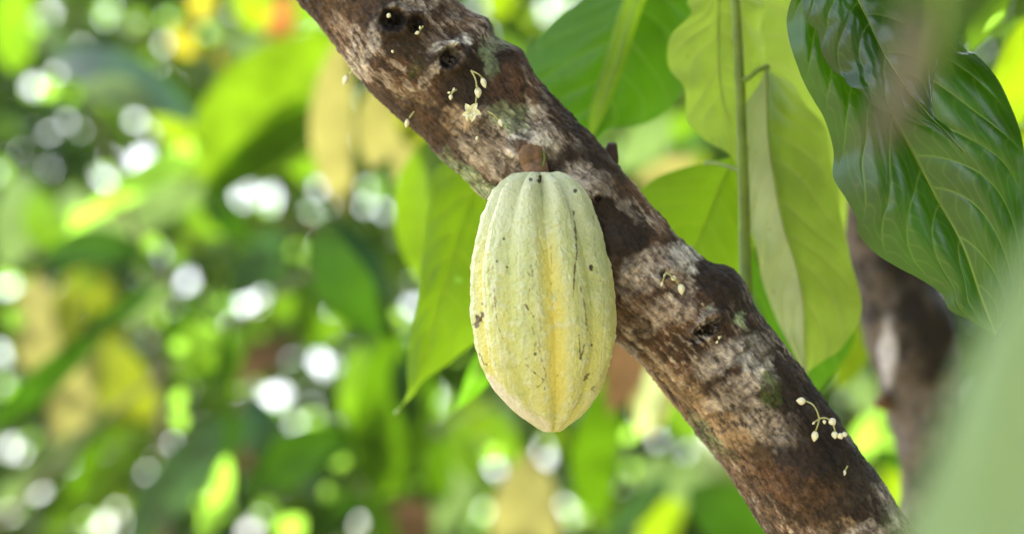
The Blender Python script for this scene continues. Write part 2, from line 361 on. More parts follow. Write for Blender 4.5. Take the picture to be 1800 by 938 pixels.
    pale = np.array((.50, .44, .37)); grey = np.array((.30, .27, .24)); white = np.array((.60, .58, .52)); moss = np.array((.085, .115, .030)); tan = np.array((.36, .27, .17)); lich = np.array((.27, .33, .20))
    n1 = fbm(loc * 22 + 40, 5); n2 = fbm(loc * 55 + 80, 4); n3 = fbm(loc * np.array((40, 170, 170)) + 50, 4)
    col = np.repeat(c0[None], len(V), 0)
    def mix(c, m): 
        nonlocal col
        m = np.clip(m, 0, 1)[:, None]; col = col * (1 - m) + c * m
    mix(c1, smooth(.42, .62, n1)); mix(red, smooth(.53, .66, n2) * .75); mix(grey, smooth(.55, .63, fbm(loc * 30 + 5, 5)) * .7)
    mix(dark, smooth(.50, .66, fbm(loc * 20 + 61, 4)) * .55)
    brk = smooth(.36, .56, n2); brk2 = smooth(.38, .58, n3)
    for (x, y, rx, ry, an, c, k) in [  # dark patches: own dark bark, and shade of the upper-right side painted in
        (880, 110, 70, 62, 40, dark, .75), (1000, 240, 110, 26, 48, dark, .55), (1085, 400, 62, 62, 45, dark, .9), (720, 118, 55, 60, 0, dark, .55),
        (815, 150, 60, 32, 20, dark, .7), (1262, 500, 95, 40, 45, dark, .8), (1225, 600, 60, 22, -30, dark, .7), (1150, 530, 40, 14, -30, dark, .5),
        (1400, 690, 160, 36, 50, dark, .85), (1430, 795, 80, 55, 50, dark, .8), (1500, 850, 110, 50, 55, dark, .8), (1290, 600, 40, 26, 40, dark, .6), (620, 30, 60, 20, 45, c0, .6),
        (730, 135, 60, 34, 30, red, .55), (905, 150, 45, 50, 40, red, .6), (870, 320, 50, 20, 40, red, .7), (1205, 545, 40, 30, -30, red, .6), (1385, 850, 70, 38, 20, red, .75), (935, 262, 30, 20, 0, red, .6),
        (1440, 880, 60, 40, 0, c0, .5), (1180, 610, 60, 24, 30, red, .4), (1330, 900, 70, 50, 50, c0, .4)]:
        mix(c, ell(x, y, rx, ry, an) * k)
    for (x, y, rx, ry, an, c, k) in [
        (600, 60, 60, 24, 48, c1, .7), (638, 95, 17, 42, -25, pale, .85), (725, 8, 45, 12, -10, pale, .7), (660, 60, 12, 40, 12, grey, .9), (790, 76, 34, 9, -12, white, .8),
        (757, 128, 12, 34, 25, pale, .75), (730, 165, 40, 14, 45, tan, .5), (845, 245, 62, 46, 40, pale, .55), (800, 215, 30, 26, 0, tan, .6), (893, 212, 42, 28, 20, lich, .8), (955, 232, 46, 28, 45, pale, .75),
        (928, 243, 42, 10, 0, white, .7), (890, 292, 34, 26, 0, pale, .65), (1018, 318, 38, 34, 30, pale, .8), (1060, 330, 20, 30, -40, grey, .7), (835, 312, 70, 14, 42, lich, .9), (855, 105, 14, 34, -20, lich, .65), (880, 65, 22, 26, 40, lich, .6),
        (1105, 365, 36, 12, 50, pale, .5), (1193, 456, 30, 26, 30, white, .85), (1133, 480, 58, 36, -30, grey, .9), (1200, 500, 18, 24, -30, pale, .7), (1160, 555, 60, 26, -25, pale, .55), (1110, 560, 40, 30, 0, c1, .6), (1225, 560, 30, 12, -35, grey, .8),
        (1258, 630, 50, 34, -35, grey, .9), (1255, 640, 38, 24, -35, pale, .5), (1215, 705, 100, 26, 42, tan, .75), (1325, 625, 26, 44, -35, white, .55), (1345, 665, 24, 30, -35, white, .5), (1290, 690, 60, 24, -30, pale, .7), (1355, 690, 22, 34, -20, moss, .8), (1345, 745, 60, 30, 30, pale, .6), (1290, 760, 40, 30, 40, tan, .7),
        (1250, 770, 60, 12, 50, lich, .6), (1390, 600, 12, 24, -40, pale, .4), (1300, 830, 60, 30, 50, c1, .6), (1560, 880, 16, 34, -35, white, .5), (1520, 935, 60, 14, -20, pale, .7), (1472, 925, 30, 14, 0, tan, .6), (1490, 770, 12, 20, -40, grey, .5), (1400, 740, 14, 16, 0, grey, .5),
        (1300, 560, 10, 18, -30, lich, .7), (1240, 545, 8, 8, 0, lich, .4), (735, 110, 14, 20, 0, moss, .5), (1130, 600, 60, 8, 48, pale, .5)]:
        mix(c, ell(x, y, rx, ry, an) * k * (0.60 + 0.40 * (brk2 if c is not lich else brk)))
    mix(np.array((.012, .008, .006)), ell(692, 38, 25, 17, 25, .3, px + wx * 12, py + wy * 12) * .93)
    mix(np.array((.012, .008, .006)), ell(730, 45, 13, 13, 25, .3, px + wx * 12, py + wy * 12) * .85)
    mix(np.array((.012, .008, .006)), ell(789, 105, 17, 18, 0, .3, px + wx * 9, py + wy * 9) * .93)
    mix(np.array((.015, .009, .006)), ell(1240, 582, 36, 12, -38, .35, px + wx * 12, py + wy * 12) * .9)
    mix(np.array((.015, .010, .007)), ell(1166, 482, 8, 11, 0, .4, px, py) * .85)
    mix(np.array((.015, .010, .007)), ell(1048, 352, 6, 6, 0, .4, px, py) * .8)
    # crevices between plates, scattered lichen specks, light grain
    crev = 1 - smooth(.0, .05, np.abs(fbm(loc * 34 + 30, 4) + (mid - .5) * .12 - .53)); mix(dark, crev * .35)
    mix(pale, smooth(.58, .72, mid) * smooth(.45, .6, n1) * .5); mix(dark, smooth(.42, .30, mid) * .6 if False else (1 - smooth(.30, .44, mid)) * .6)
    lo = loc + (wx[:, None] * .01)
    s1 = fbm(lo * np.array((70, 300, 300)) + 90, 4, .6); s2 = fbm(lo * np.array((260, 90, 90)) + 190, 4, .6)
    mix(np.array((.045, .028, .017)), smooth(.56, .64, s1) * .45); mix(np.array((.05, .03, .018)), smooth(.58, .66, s2) * .45); mix(pale, (1 - smooth(.36, .43, s1)) * smooth(.42, .58, n1) * .4)
    col = col * (0.66 + .68 * strk)[:, None] * (0.52 + .96 * mid)[:, None] * (0.50 + 1.0 * fine)[:, None]
    F = grid_faces(nu, nv, True)
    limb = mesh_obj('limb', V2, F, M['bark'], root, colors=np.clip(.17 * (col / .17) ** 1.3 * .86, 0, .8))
    # broken twig stubs
    for (pts, rad) in [([P(1068, 300, BD + .02), P(1074, 272, BD + .015), P(1076, 252, BD + .012)], [.0075, .0068, .0035]),
                       ([P(835, 52, BD - .01), P(838, 40, BD - .015), P(842, 31, BD - .016)], [.006, .005, .003])]:
        kc = np.array((.05, .03, .022)); tb = tube('twig_stub', pts, rad, M['bark'], root, n=16, k=18, wob=.5)
        ca = tb.data.color_attributes.new('tone', 'FLOAT_COLOR', 'POINT'); n_ = len(tb.data.vertices)
        ca.data.foreach_set('color', np.tile(np.array((*kc, 1)), n_).astype(np.float32))
    # crumbled wood rings in the knot holes
    for (x, y, r, dd) in [(692, 38, 13, .042), (789, 106, 11, .045)]:
        for kk, f in enumerate((1.0, .55)):
            c_ = P(x, y, BD - .092 * .46 - .0015 + .006 * 0); ring = []
            for q in range(13):
                an = q / 12 * 2 * math.pi; rr = r * f * (1 + .2 * math.sin(q * 2.3 + kk))
                ring.append(P(x + rr * math.cos(an), y + rr * .85 * math.sin(an), BD - dd + .010 + .002 * kk + .001 * math.sin(q * 1.7)))
            tb = tube('knot_ring', ring, [.0011, .0017, .0010, .0016, .0011], M['bark'], root, n=40, k=8, wob=.8)
            ca = tb.data.color_attributes.new('tone', 'FLOAT_COLOR', 'POINT'); n_ = len(tb.data.vertices)
            ca.data.foreach_set('color', np.tile(np.array((.07, .04, .025, 1)), n_).astype(np.float32))
    return root
build_branch()

# ------------------------------------------------------------------ the pod
PD = 1.195
def polydist(px, py, pts):
    d = np.full(len(px), 1e9)
    for (x0, y0), (x1, y1) in zip(pts[:-1], pts[1:]):
        dx, dy = x1 - x0, y1 - y0; t = np.clip(((px - x0) * dx + (py - y0) * dy) / (dx * dx + dy * dy + 1e-9), 0, 1)
        d = np.minimum(d, np.hypot(px - x0 - t * dx, py - y0 - t * dy))
    return d
def build_pod():
    root = thing('cacao_pod', P(940, 305, PD), 'ripening pale yellow green cacao pod with shallow ridges hanging from the branch', 'cacao pod')
    prof = [(6, 330), (10, 322), (18, 311), (28, 305), (40, 304), (56, 311), (74, 325), (88, 346), (99, 375), (110, 410), (119, 450), (126, 490), (129, 530), (128, 570), (123, 610), (112, 647), (97, 680), (77, 709), (55, 731), (34, 745), (17, 756), (9, 758), (3, 754)]
    nu, nv = 620, 760
    pr = spline(np.array([(a, b, 0) for a, b in prof]), nu); r, y = pr[:, 0], pr[:, 1]
    cx = np.interp(y, [300, 380, 450, 520, 580, 640, 700, 757], [947, 948, 950, 954, 956, 957.5, 963, 970])
    th = np.linspace(0, 2 * math.pi, nv, endpoint=False)       # 0 = towards viewer
    th0 = math.radians(7); twist = (y - 500) / 250 * math.radians(4)
    u = (y - 300) / 457.0
    ph = (th[None, :] - th0 - twist[:, None]) / math.radians(36)
    near = np.abs((ph + .5) % 1 - .5)                          # distance to furrow (0..0.5)
    idx = np.round(ph).astype(int) % 10; deep = (idx % 2 == 0)
    amp = np.where(deep, .190, .110) * (0.62 + 1.9 * np.exp(-(u / .15) ** 2) + .9 * np.exp(-((u - .97) / .09) ** 2))[:, None]
    amp = amp * (1 + .25 * np.sin(idx * 2.1))
    fur = (1 - np.sin(math.pi * np.clip(near, 0, .5)) ** np.where(deep, 1.1, 1.1))
    sec = np.exp(-((near - .30) / .05) ** 2) * .006           # narrow raised shoulder beside each furrow
    rad = r[:, None] * (1 - amp * fur + sec)
    # uneven top lobes and tip
    lob = np.exp(-(u / .06) ** 2)[:, None] * (np.sin(idx * 1.7 + .5)) * 3.0 * (1 - fur)
    Y = y[:, None] + lob * .6 + 0 * ph
    # little notch at the tip
    X = cx[:, None] + rad * np.sin(th)[None, :]; Zd = -rad * np.cos(th)[None, :] * 0.97
    m = PD / K
    V = np.array(P(900, 469, PD))[None, None] + RIGHT * ((X - 900) * m)[..., None] - UP * ((Y - 469) * m)[..., None] + VIEW * (Zd * m)[..., None]
    V = V.reshape(-1, 3)
    ax_ = (np.array(P(900, 469, PD))[None, None] + RIGHT * ((cx[:, None] - 900 + 0 * X) * m)[..., None] - UP * ((Y - 469) * m)[..., None]).reshape(-1, 3)
    N = V - ax_; N /= np.maximum(np.linalg.norm(N, axis=1)[:, None], 1e-9)
    loc = V * 1.0
    n_w = fbm(loc * 170, 3); n_f = fbm(loc * 480, 3, .7); n_l = fbm(loc * 38, 3)
    # wandering wrinkles, mostly lengthwise
    wr = fbm((V - ax_) * np.array((190, 190, 190)) + V * np.array((0, 0, 60)), 3)
    wart = smooth(.45, .8, n_w)
    h = (n_l - .5) * .0032 + wart * .0006 + (n_w - .5) * .0009 + (n_f - .5) * .0011 - (1 - smooth(0, .05, np.abs(wr - .5))) * .0004
    fade = np.repeat(smooth(0, .02, np.linspace(0, 1, nu)), nv)
    V = V + N * (h * fade)[:, None]
    px, py, _ = project(V); front = (N @ (-VIEW)) > 0
    fu = fur.ravel(); dp = deep.ravel() * 1.0; uu = np.repeat(u, nv); ix = idx.ravel(); nr = near.ravel()
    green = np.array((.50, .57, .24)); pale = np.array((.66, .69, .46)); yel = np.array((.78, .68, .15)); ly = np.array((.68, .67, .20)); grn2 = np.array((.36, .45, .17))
    col = np.repeat(green[None], len(V), 0)
    def mix(c, k):
        nonlocal col
        k = np.clip(k, 0, 1)[:, None]; col = col * (1 - k) + c * k
    mix(ly, smooth(.15, .75, uu + (n_l - .5) * .5) * .75)
    mix(pale, (1 - smooth(.02, .34, uu + (n_l - .5) * .3)) * .75)
    furw = np.exp(-((nr + (n_l - .5) * .25) / .25) ** 2) * smooth(.10, .40, uu) * (1 - smooth(.80, 1.0, uu))
    isM = (ix == 0); isL = (ix == 8)
    mix(yel, furw * np.where(isM, .98, np.where(isL, .62, np.where(dp > 0, .3, .15))) * (0.6 + .6 * n_l))
    mix(green * .86, smooth(20, 120, px - np.repeat(cx, nv)) * (1 - smooth(.3, .8, uu)) * .4 * front)  # right side toned darker, its shade put into the colour
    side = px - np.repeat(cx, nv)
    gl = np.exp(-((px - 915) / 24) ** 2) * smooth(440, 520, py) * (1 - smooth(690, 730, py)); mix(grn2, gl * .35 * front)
    mix(pale, smooth(.60, .70, n_w) * .45); mix(grn2, smooth(.55, .75, fbm(loc * 110 + 5, 4)) * .30)
    mix(pale, smooth(.15, .35, nr) * (1 - smooth(.36, .5, nr)) * .35)
    # bright rim painted along the lower left flank in place of bounced light
    d = polydist(px, py, [(862, 668), (895, 705), (940, 738), (958, 748)]); mix(np.array((.80, .76, .66)), (1 - smooth(4, 15, d + (n_w - .5) * 16)) * front * .8)
    d = polydist(px, py, [(930, 700), (945, 740)]); mix(pale, (1 - smooth(1, 5, d + (n_w - .5) * 8)) * front * .6)
    brn = np.array((.16, .09, .03)); blk = np.array((.03, .018, .01))
    wv = (fbm(V * 400, 2) - .5)
    cracks = [([(1008, 372), (1012, 410), (1014, 440), (1010, 480), (1008, 520)], 1.0, .9), ([(1020, 505), (1027, 530), (1030, 560), (1032, 580)], .8, .7), ([(1018, 590), (1020, 630), (1028, 605)], .9, .85),
              ([(868, 500), (872, 550), (876, 575), (884, 595)], .7, .65), ([(924, 535), (932, 548), (938, 556)], .9, .85), ([(930, 548), (934, 545)], .8, .7), ([(945, 680), (958, 668), (960, 655), (954, 640), (951, 622), (946, 610)], .6, .55),
              ([(940, 655), (952, 664), (962, 672)], .8, .7), ([(957, 672), (957, 684)], .7, .7), ([(968, 430), (970, 470), (969, 500)], .5, .45), ([(925, 478), (936, 486), (936, 476)], .6, .5), ([(930, 512), (933, 500)], .7, .6),
              ([(1043, 380), (1046, 440), (1050, 480)], .5, .4), ([(842, 620), (850, 640), (856, 640)], .8, .7), ([(1036, 655), (1030, 662), (1026, 668), (1032, 664)], 1.1, .8), ([(1046, 678), (1040, 684), (1046, 688)], .8, .6), ([(936, 575), (942, 600), (940, 615)], .6, .5), ([(1060, 470), (1062, 540), (1058, 600)], .6, .3),
              ([(858, 470), (862, 520), (866, 545)], .6, .35), ([(950, 610), (946, 590)], .6, .5), ([(948, 560), (953, 590)], .5, .4), ([(925, 640), (935, 650), (940, 655)], .7, .5)]
    for pts, wd, k in cracks:
        d = polydist(px, py, pts) + wv * 5; mix(brn * .5, (1 - smooth(wd * .5, wd * 1.7 + .4, np.abs(d))) * front * k)
    for (x, y_, rr, k) in [(886, 420, 2.6, .95), (933, 316, 4, .9), (948, 318, 4.5, .95), (949, 311, 3, .9), (1011, 336, 4, .9), (1039, 469, 4, .95), (1040, 474, 3, .95), (891, 469, 1.6, .8), (873, 459, 1.8, .8), (1040, 606, 2.4, .8),
                           (941, 622, 2.6, .85), (836, 575, 1.8, .8), (826, 500, 3, .6), (870, 520, 1.4, .5), (1000, 540, 1.3, .5), (980, 660, 1.4, .5), (848, 534, 2, .8), (1041, 655, 2, .7), (910, 600, 1.2, .5), (1055, 560, 1.5, .5), (905, 540, 1.2, .5)]:
        d = np.hypot(px - x, py - y_) + wv * 4; mix(blk, (1 - smooth(rr * .7, rr * 1.2, d)) * front * k)
    d = polydist(px, py, [(841, 556), (838, 570), (845, 562), (848, 553)]) + wv * 9
    mix(brn * .45, (1 - smooth(2.5, 5.0, d)) * front * .95)
    # random faint flecks all round
    mix(brn, smooth(.85, .89, fbm(loc * 310 + 70, 2)) * .4)
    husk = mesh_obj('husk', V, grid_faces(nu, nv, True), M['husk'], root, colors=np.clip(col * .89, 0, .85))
    stalk = tube('stalk', [P(930, 256, BD - .030), P(931, 270, BD - .047), P(938, 285, PD + .010), P(946, 312, PD + .002), P(947, 328, PD)], [.0150, .0110, .0092, .0084, .006], M['stalk'], root, n=90, k=60, wob=.55)
    bud = [] 
    tube('stalk_fibre', [P(951, 262, BD - .048), P(957, 275, PD + .004), P(954, 292, PD - .004)], [.0011, .0008, .0004], M['petiole'], root, n=14, k=6)
    return root
build_pod()

# ------------------------------------------------------------------ flowers and buds on the bark
def ellipsoid(name, c, axis, ln, wd, mat, parent, ribs=5, amp=.10, nu=16, nv=20):
    axis = np.array(axis) / np.linalg.norm(axis); s = np.cross(axis, VIEW); s /= np.linalg.norm(s); t_ = np.cross(axis, s)
    u = np.linspace(0.02, 1, nu); th = np.linspace(0, 2 * math.pi, nv, endpoint=False)
    rr = np.sin(np.pi * u ** .85) ** .8 * wd * .5; rr[-1] = wd * .01
    mod = 1 + amp * np.cos(th * ribs)
    V = np.array(c)[None, None] + axis * ((u - .5) * ln)[:, None, None] + (s * np.cos(th)[:, None] + t_ * np.sin(th)[:, None])[None] * (rr[:, None] * mod[None])[..., None]
    return mesh_obj(name, V.reshape(-1, 3), grid_faces(nu, nv, True), mat, parent)
def petal(name, c, direction, ln, wd, mat, parent, lift=.35):
    d = np.array(direction) / np.linalg.norm(direction)
    return simple_leaf(name, c, np.array(c) + d * ln, wd, mat, parent, bend=.18, curl=.6, nu=9, nv=3, seed=int(ln * 1e5) % 97)
def flower_spray(at, label, stalks, buds, opens=(), d=BD - .050):
    root = thing('cacao_flower_spray', P(at[0], at[1], d + .003), label, 'cacao flowers')
    for pts in stalks:
        q = [P(x, y, d - .004 * math.sin(i / max(1, len(pts) - 1) * math.pi)) for i, (x, y) in enumerate(pts)]
        tube('flower_stalk', q, [.0007, .0005, .0006], M['pedicel'], root, n=16, k=7)
    for (x, y, dx, dy, ln, wd) in buds:
        px_ = d / K; c = P(x, y, d - .002)
        b = ellipsoid('bud', c, RIGHT * dx - UP * dy, ln * px_, wd * px_, M['bud'], root)
        e0 = P(x - dx * ln * .5, y - dy * ln * .5, d - .002); nrm = math.hypot(dx, dy)
        tube('calyx', [e0, e0 + (RIGHT * dx - UP * dy) / nrm * ln * .12 * px_], [.0006, wd * .28 * px_], M['pedicel'], b, n=5, k=8)
    for (x, y, r, a0) in opens:
        c = P(x, y, d - .004); f = bpy.data.objects.new('open_flower', None); COL.objects.link(f); f.location = Vector(c); f.parent = root
        f.matrix_parent_inverse = root.matrix_world.inverted(); f.matrix_world = Matrix.Translation(Vector(c)); bpy.context.view_layer.update()
        px_ = d / K
        for q in range(5):
            an = a0 + q * 2 * math.pi / 5; dr = RIGHT * math.cos(an) - UP * math.sin(an)
            petal('sepal', c, dr - VIEW * .25, r * px_, r * .62 * px_, M['petal'], f)
            e = c + dr * r * .34 * px_ - VIEW * .0018
            ellipsoid('petal_hood', e, dr * .6 - VIEW, r * .5 * px_, r * .32 * px_, M['bud'], f, ribs=3, nu=8, nv=10)
        ellipsoid('pistil', c - VIEW * .0016, -VIEW, r * .5 * px_, r * .22 * px_, M['pedicel'], f, nu=8, nv=8)
    return root
bpy.context.view_layer.update()
flower_spray((832, 130), 'open cream cacao flower and two buds dangling below the round knot hole',
    [[(828, 124), (836, 140), (838, 160), (836, 185)], [(829, 125), (840, 130), (848, 137)], [(836, 150), (840, 152)], [(836, 185), (830, 192)]],
    [(850, 146, .35, 1, 20, 10), (840, 163, .08, 1, 20, 12), (822, 208, -.3, 1, 10, 8)], [(829, 197, 19, .3)])
flower_spray((800, 160), 'small green bud cluster between knot hole and open flower',
    [[(802, 158), (796, 162), (792, 168)], [(798, 155), (794, 163)]], [(792, 171, -.1, 1, 10, 7), (798, 158, .2, -1, 8, 5), (789, 163, -1, .2, 6, 4)])
flower_spray((642, 118), 'single white bud hanging off the upper left edge of the branch',
    [[(642, 117), (626, 120), (615, 130)]], [(607, 141, -.3, 1, 20, 11)], d=BD - .012)
flower_spray((638, 112), 'tiny white bud sitting on the upper left edge of the branch', [[(640, 108), (639, 115)]], [(637, 121, -.1, 1, 11, 7)], d=BD - .014)
flower_spray((738, 192), 'drooping white bud on a green stalk at the left branch edge',
    [[(736, 190), (728, 196), (720, 207)], [(738, 190), (731, 193)]], [(715, 217, -.2, 1, 16, 8), (730, 191, -1, .3, 7, 4)], d=BD - .022)
flower_spray((862, 195), 'pale bud on a thin stalk right of the open flower', [[(858, 196), (868, 202), (877, 212)]], [(880, 216, .3, 1, 15, 9), (838, 243, -.3, 1, 8, 5)], d=BD - .047)
flower_spray((745, 40), 'tiny yellow buds beside the top knot hole', [[(744, 46), (738, 54)]], [(733, 58, -1, .5, 9, 6), (738, 49, -.2, 1, 6, 4), (683, 28, -.5, 1, 9, 8), (690, 91, .2, 1, 6, 5)], d=BD - .052)
flower_spray((1175, 480), 'white bud and green stubs on the grey scar right of the pod',
    [[(1170, 478), (1184, 488), (1194, 500)], [(1172, 478), (1166, 490), (1164, 498)]], [(1197, 508, .15, 1, 20, 12), (1184, 489, .8, .5, 11, 9), (1163, 499, -.2, 1, 9, 5), (1168, 484, .2, -1, 8, 4)])
flower_spray((1262, 592), 'tiny yellowish buds beside the long bark scar', [[(1268, 590), (1263, 596)]], [(1264, 593, -.1, 1, 6, 5), (1260, 601, -.6, 1, 6, 4)])
flower_spray((1442, 735), 'spray of small round white buds low on the dark side of the branch',
    [[(1440, 735), (1436, 722), (1428, 710), (1415, 704)], [(1440, 736), (1437, 748), (1433, 758)], [(1440, 735), (1452, 734), (1462, 740)], [(1463, 742), (1466, 750), (1468, 758)], [(1441, 735), (1430, 742)]],
    [(1408, 704, -1, -.1, 17, 13), (1432, 766, -.1, 1, 20, 12), (1463, 741, .4, .6, 15, 13), (1467, 764, .2, 1, 14, 11), (1477, 766, .5, .8, 12, 11), (1485, 763, .8, -.2, 10, 9), (1449, 741, .2, 1, 8, 6), (1430, 743, -.6, .6, 6, 4)])
flower_spray((1484, 822), 'lone yellow green bud near the lower end of the branch', [[(1490, 818), (1486, 825)]], [(1484, 831, -.2, 1, 13, 6)], d=BD - .04)

# ------------------------------------------------------------------ leafy shoot behind the branch
sh = thing('leafy_shoot', P(1308, 510, 1.33), 'upright green shoot behind the branch carrying long pale hanging leaves', 'shoot')
tube('stem', [P(1286, -60, 1.33), P(1292, 0, 1.33), (P(1299, 110, 1.33)), P(1306, 300, 1.33), P(1309, 420, 1.33), P(1312, 530, 1.32)], [.0036, .0038, .0040, .0043, .0046, .0052], M['stem'], sh, n=60, k=16, wob=.3)
tube('petiole', [P(1302, 142, 1.33), P(1318, 136, 1.325), P(1332, 124, 1.33), P(1350, 118, 1.335)], [.0028, .0018, .0018, .0026], M['petiole'], sh, n=24, k=10)
tube('petiole', [P(1306, 302, 1.33), P(1290, 296, 1.34), P(1262, 288, 1.36), P(1240, 286, 1.38)], [.0026, .0016, .0015, .0022], M['stem'], sh, n=24, k=10)
near_leaf(sh, zdepth([(1268, -60), (1262, 20), (1262, 110), (1275, 200), (1300, 300)], 1.38, 1.36),
          zdepth([(1262, -60), (1222, -5), (1212, 24), (1180, 62), (1175, 95), (1192, 140), (1202, 185), (1212, 218), (1240, 240), (1262, 262), (1300, 300)], 1.36, 1.36),
          zdepth([(1282, -60), (1330, 0), (1345, 60), (1340, 130), (1325, 210), (1312, 262), (1300, 300)], 1.42, 1.36), 'n_olive', quilt=.002, wave=.004, camber=.12, veins=8)
near_leaf(sh, zdepth([(1348, 118), (1350, 230), (1362, 330), (1377, 400), (1400, 470), (1410, 540), (1412, 600), (1418, 660)], 1.34, 1.36),
          zdepth([(1346, 118), (1322, 160), (1312, 240), (1316, 340), (1324, 430), (1346, 510), (1374, 575), (1398, 630), (1418, 660)], 1.37, 1.36),
          zdepth([(1350, 118), (1392, 142), (1424, 190), (1450, 235), (1470, 300), (1477, 380), (1490, 440), (1512, 500), (1508, 560), (1480, 610), (1446, 636), (1418, 660)], 1.40, 1.36), 'n_pale', quilt=.003, camber=-.14, wave=.004, veins=9, rib=.0016, mat_right='n_olive')
near_leaf(sh, zdepth([(1322, -60), (1336, 60), (1352, 160), (1400, 300), (1430, 420), (1440, 520)], 1.47, 1.50),
          zdepth([(1318, -60), (1312, 60), (1316, 180), (1340, 320), (1390, 440), (1440, 520)], 1.46, 1.5),
          zdepth([(1330, -60), (1440, -10), (1460, 90), (1480, 210), (1490, 320), (1480, 440), (1440, 520)], 1.46, 1.5), 'n_olive', quilt=.002, camber=.1, rib=.0018)
near_leaf(sh, zdepth([(1296, 262), (1270, 320), (1228, 420), (1190, 500), (1160, 560)], 1.42, 1.46),
          zdepth([(1290, 274), (1240, 286), (1190, 298), (1140, 322), (1105, 370), (1110, 450), (1160, 560)], 1.40, 1.46),
          zdepth([(1300, 270), (1322, 340), (1326, 420), (1310, 480), (1270, 530), (1160, 560)], 1.44, 1.46), 'n_lime', quilt=.0015, camber=.12, rib=.0016)
near_leaf(sh, zdepth([(1316, 400), (1345, 500), (1390, 590), (1440, 690)], 1.46, 1.5),
          zdepth([(1312, 400), (1314, 480), (1345, 560), (1390, 650), (1440, 690)], 1.46, 1.5),
          zdepth([(1322, 400), (1400, 470), (1480, 520), (1500, 600), (1440, 690)], 1.48, 1.5), 'n_green', quilt=.001, rib=.0014)

# broad leaf behind the branch, upper middle
bl = thing('broad_leaf', P(1120, -60, 1.5), 'broad green leaf behind the branch with a bright folded lime leaf across it', 'leaf')
near_leaf(bl, zdepth([(1135, -80), (1110, 0), (1085, 100), (1050, 220), (1030, 290)], 1.48, 1.5),
          zdepth([(1100, -80), (1030, -10), (975, 35), (925, 92), (905, 160), (940, 250), (1030, 290)], 1.52, 1.5),
          zdepth([(1200, -80), (1235, -20), (1222, 80), (1200, 160), (1160, 205), (1110, 225), (1065, 232), (1030, 290)], 1.54, 1.5), 'n_green', name='blade', quilt=.0025, camber=.15, veins=7, rib=.002)
near_leaf(bl, zdepth([(1140, -60), (1106, 20), (1080, 110), (1052, 190), (1035, 250)], 1.45, 1.45), zdepth([(1120, -60), (1088, 20), (1062, 110), (1038, 190), (1035, 250)], 1.45, 1.45),
          zdepth([(1160, -60), (1128, 20), (1098, 110), (1068, 190), (1035, 250)], 1.45, 1.45), 'n_fold', name='folded_leaf', camber=.2, rib=0, nu=60, nv=8)

# ------------------------------------------------------------------ big dark leaves on the right
dk = thing('dark_leaf', P(1500, -60, 1.2), 'large glossy dark green leaf with pale veins filling the upper right', 'leaf', 'broad dark leaves at the upper right')
near_leaf(dk, zdepth([(1478, -90), (1505, 0), (1532, 100), (1567, 201), (1605, 270), (1646, 347), (1690, 430), (1722, 520), (1750, 590)], 1.235, 1.20),
          zdepth([(1440, -90), (1392, 0), (1388, 70), (1405, 130), (1430, 175), (1450, 210), (1467, 265), (1466, 310), (1485, 350), (1503, 385), (1507, 410), (1540, 445), (1580, 470), (1620, 490), (1655, 515), (1668, 545), (1700, 562), (1750, 590)], 1.21, 1.20),
          zdepth([(1530, -90), (1620, -30), (1690, 75), (1720, 95), (1750, 132), (1778, 190), (1796, 250), (1804, 320), (1802, 400), (1796, 470), (1782, 540), (1750, 590)], 1.245, 1.20), 'n_dark', name='blade', quilt=.0016, camber=.18, wave=.002, veins=9, rib=.0013, nu=260, nv=90, vein_w=.0028, sweep=.30)
dk2 = thing('dark_leaf', P(1490, -80, 1.17), 'smaller dark leaf overlapping the large one, wavy lime edge and pale drip tip', 'leaf', 'broad dark leaves at the upper right')
near_leaf(dk2, zdepth([(1470, -100), (1490, -40), (1508, 0), (1545, 80), (1590, 150), (1630, 205), (1662, 235), (1697, 270)], 1.19, 1.16),
          zdepth([(1440, -100), (1404, -40), (1410, 0), (1417, 38), (1438, 55), (1446, 92), (1465, 120), (1484, 135), (1490, 152), (1510, 163), (1530, 183), (1567, 200), (1608, 212), (1640, 224), (1664, 245), (1697, 270)], 1.18, 1.16),
          zdepth([(1500, -100), (1600, -60), (1655, 0), (1662, 60), (1650, 110), (1641, 150), (1636, 180), (1642, 205), (1672, 230), (1697, 270)], 1.21, 1.16), 'n_dark', name='blade', quilt=.0022, camber=.12, wave=.0015, veins=8, rib=.0012, nu=200, nv=60, vein_w=.003, sweep=.28)

# leaves close to the lens, far out of focus
fl = thing('foreground_leaf', P(1800, 420, .46), 'very blurred pale green leaf close to the lens, lower right', 'leaf')
near_leaf(fl, zdepth([(1880, 330), (1830, 520), (1790, 720), (1760, 900), (1740, 1150)], .44, .48), zdepth([(1880, 330), (1800, 450), (1705, 640), (1632, 830), (1590, 960), (1740, 1150)], .44, .48),
          zdepth([(1890, 330), (1980, 480), (2010, 700), (1980, 930), (1740, 1150)], .46, .48), 'n_front', name='blade', camber=.08, nu=60, nv=16, rib=.0012, quilt=.001)
ft = thing('foreground_leaf', P(1640, -80, .52), 'very blurred dark green leaf tip close to the lens at the top', 'leaf')
near_leaf(ft, zdepth([(1680, -200), (1665, -80), (1655, 40), (1640, 140)], .56, .56), zdepth([(1540, -200), (1525, -80), (1570, 40), (1640, 140)], .56, .56), zdepth([(1830, -200), (1820, -80), (1740, 40), (1640, 140)], .56, .56), 'dark', name='blade', camber=.1, nu=40, nv=10, rib=0)
fw = thing('foreground_twig', P(1600, 90, .5), 'very blurred thin brown twig hanging in front of the dark leaves', 'twig')
tube('stem', [P(1618, 20, .50), P(1600, 130, .50), (P(1572, 190, .5)), P(1530, 262, .5)], [.0034, .0044, .0044, .002], M['twig'], fw, n=30, k=12, wob=.3)

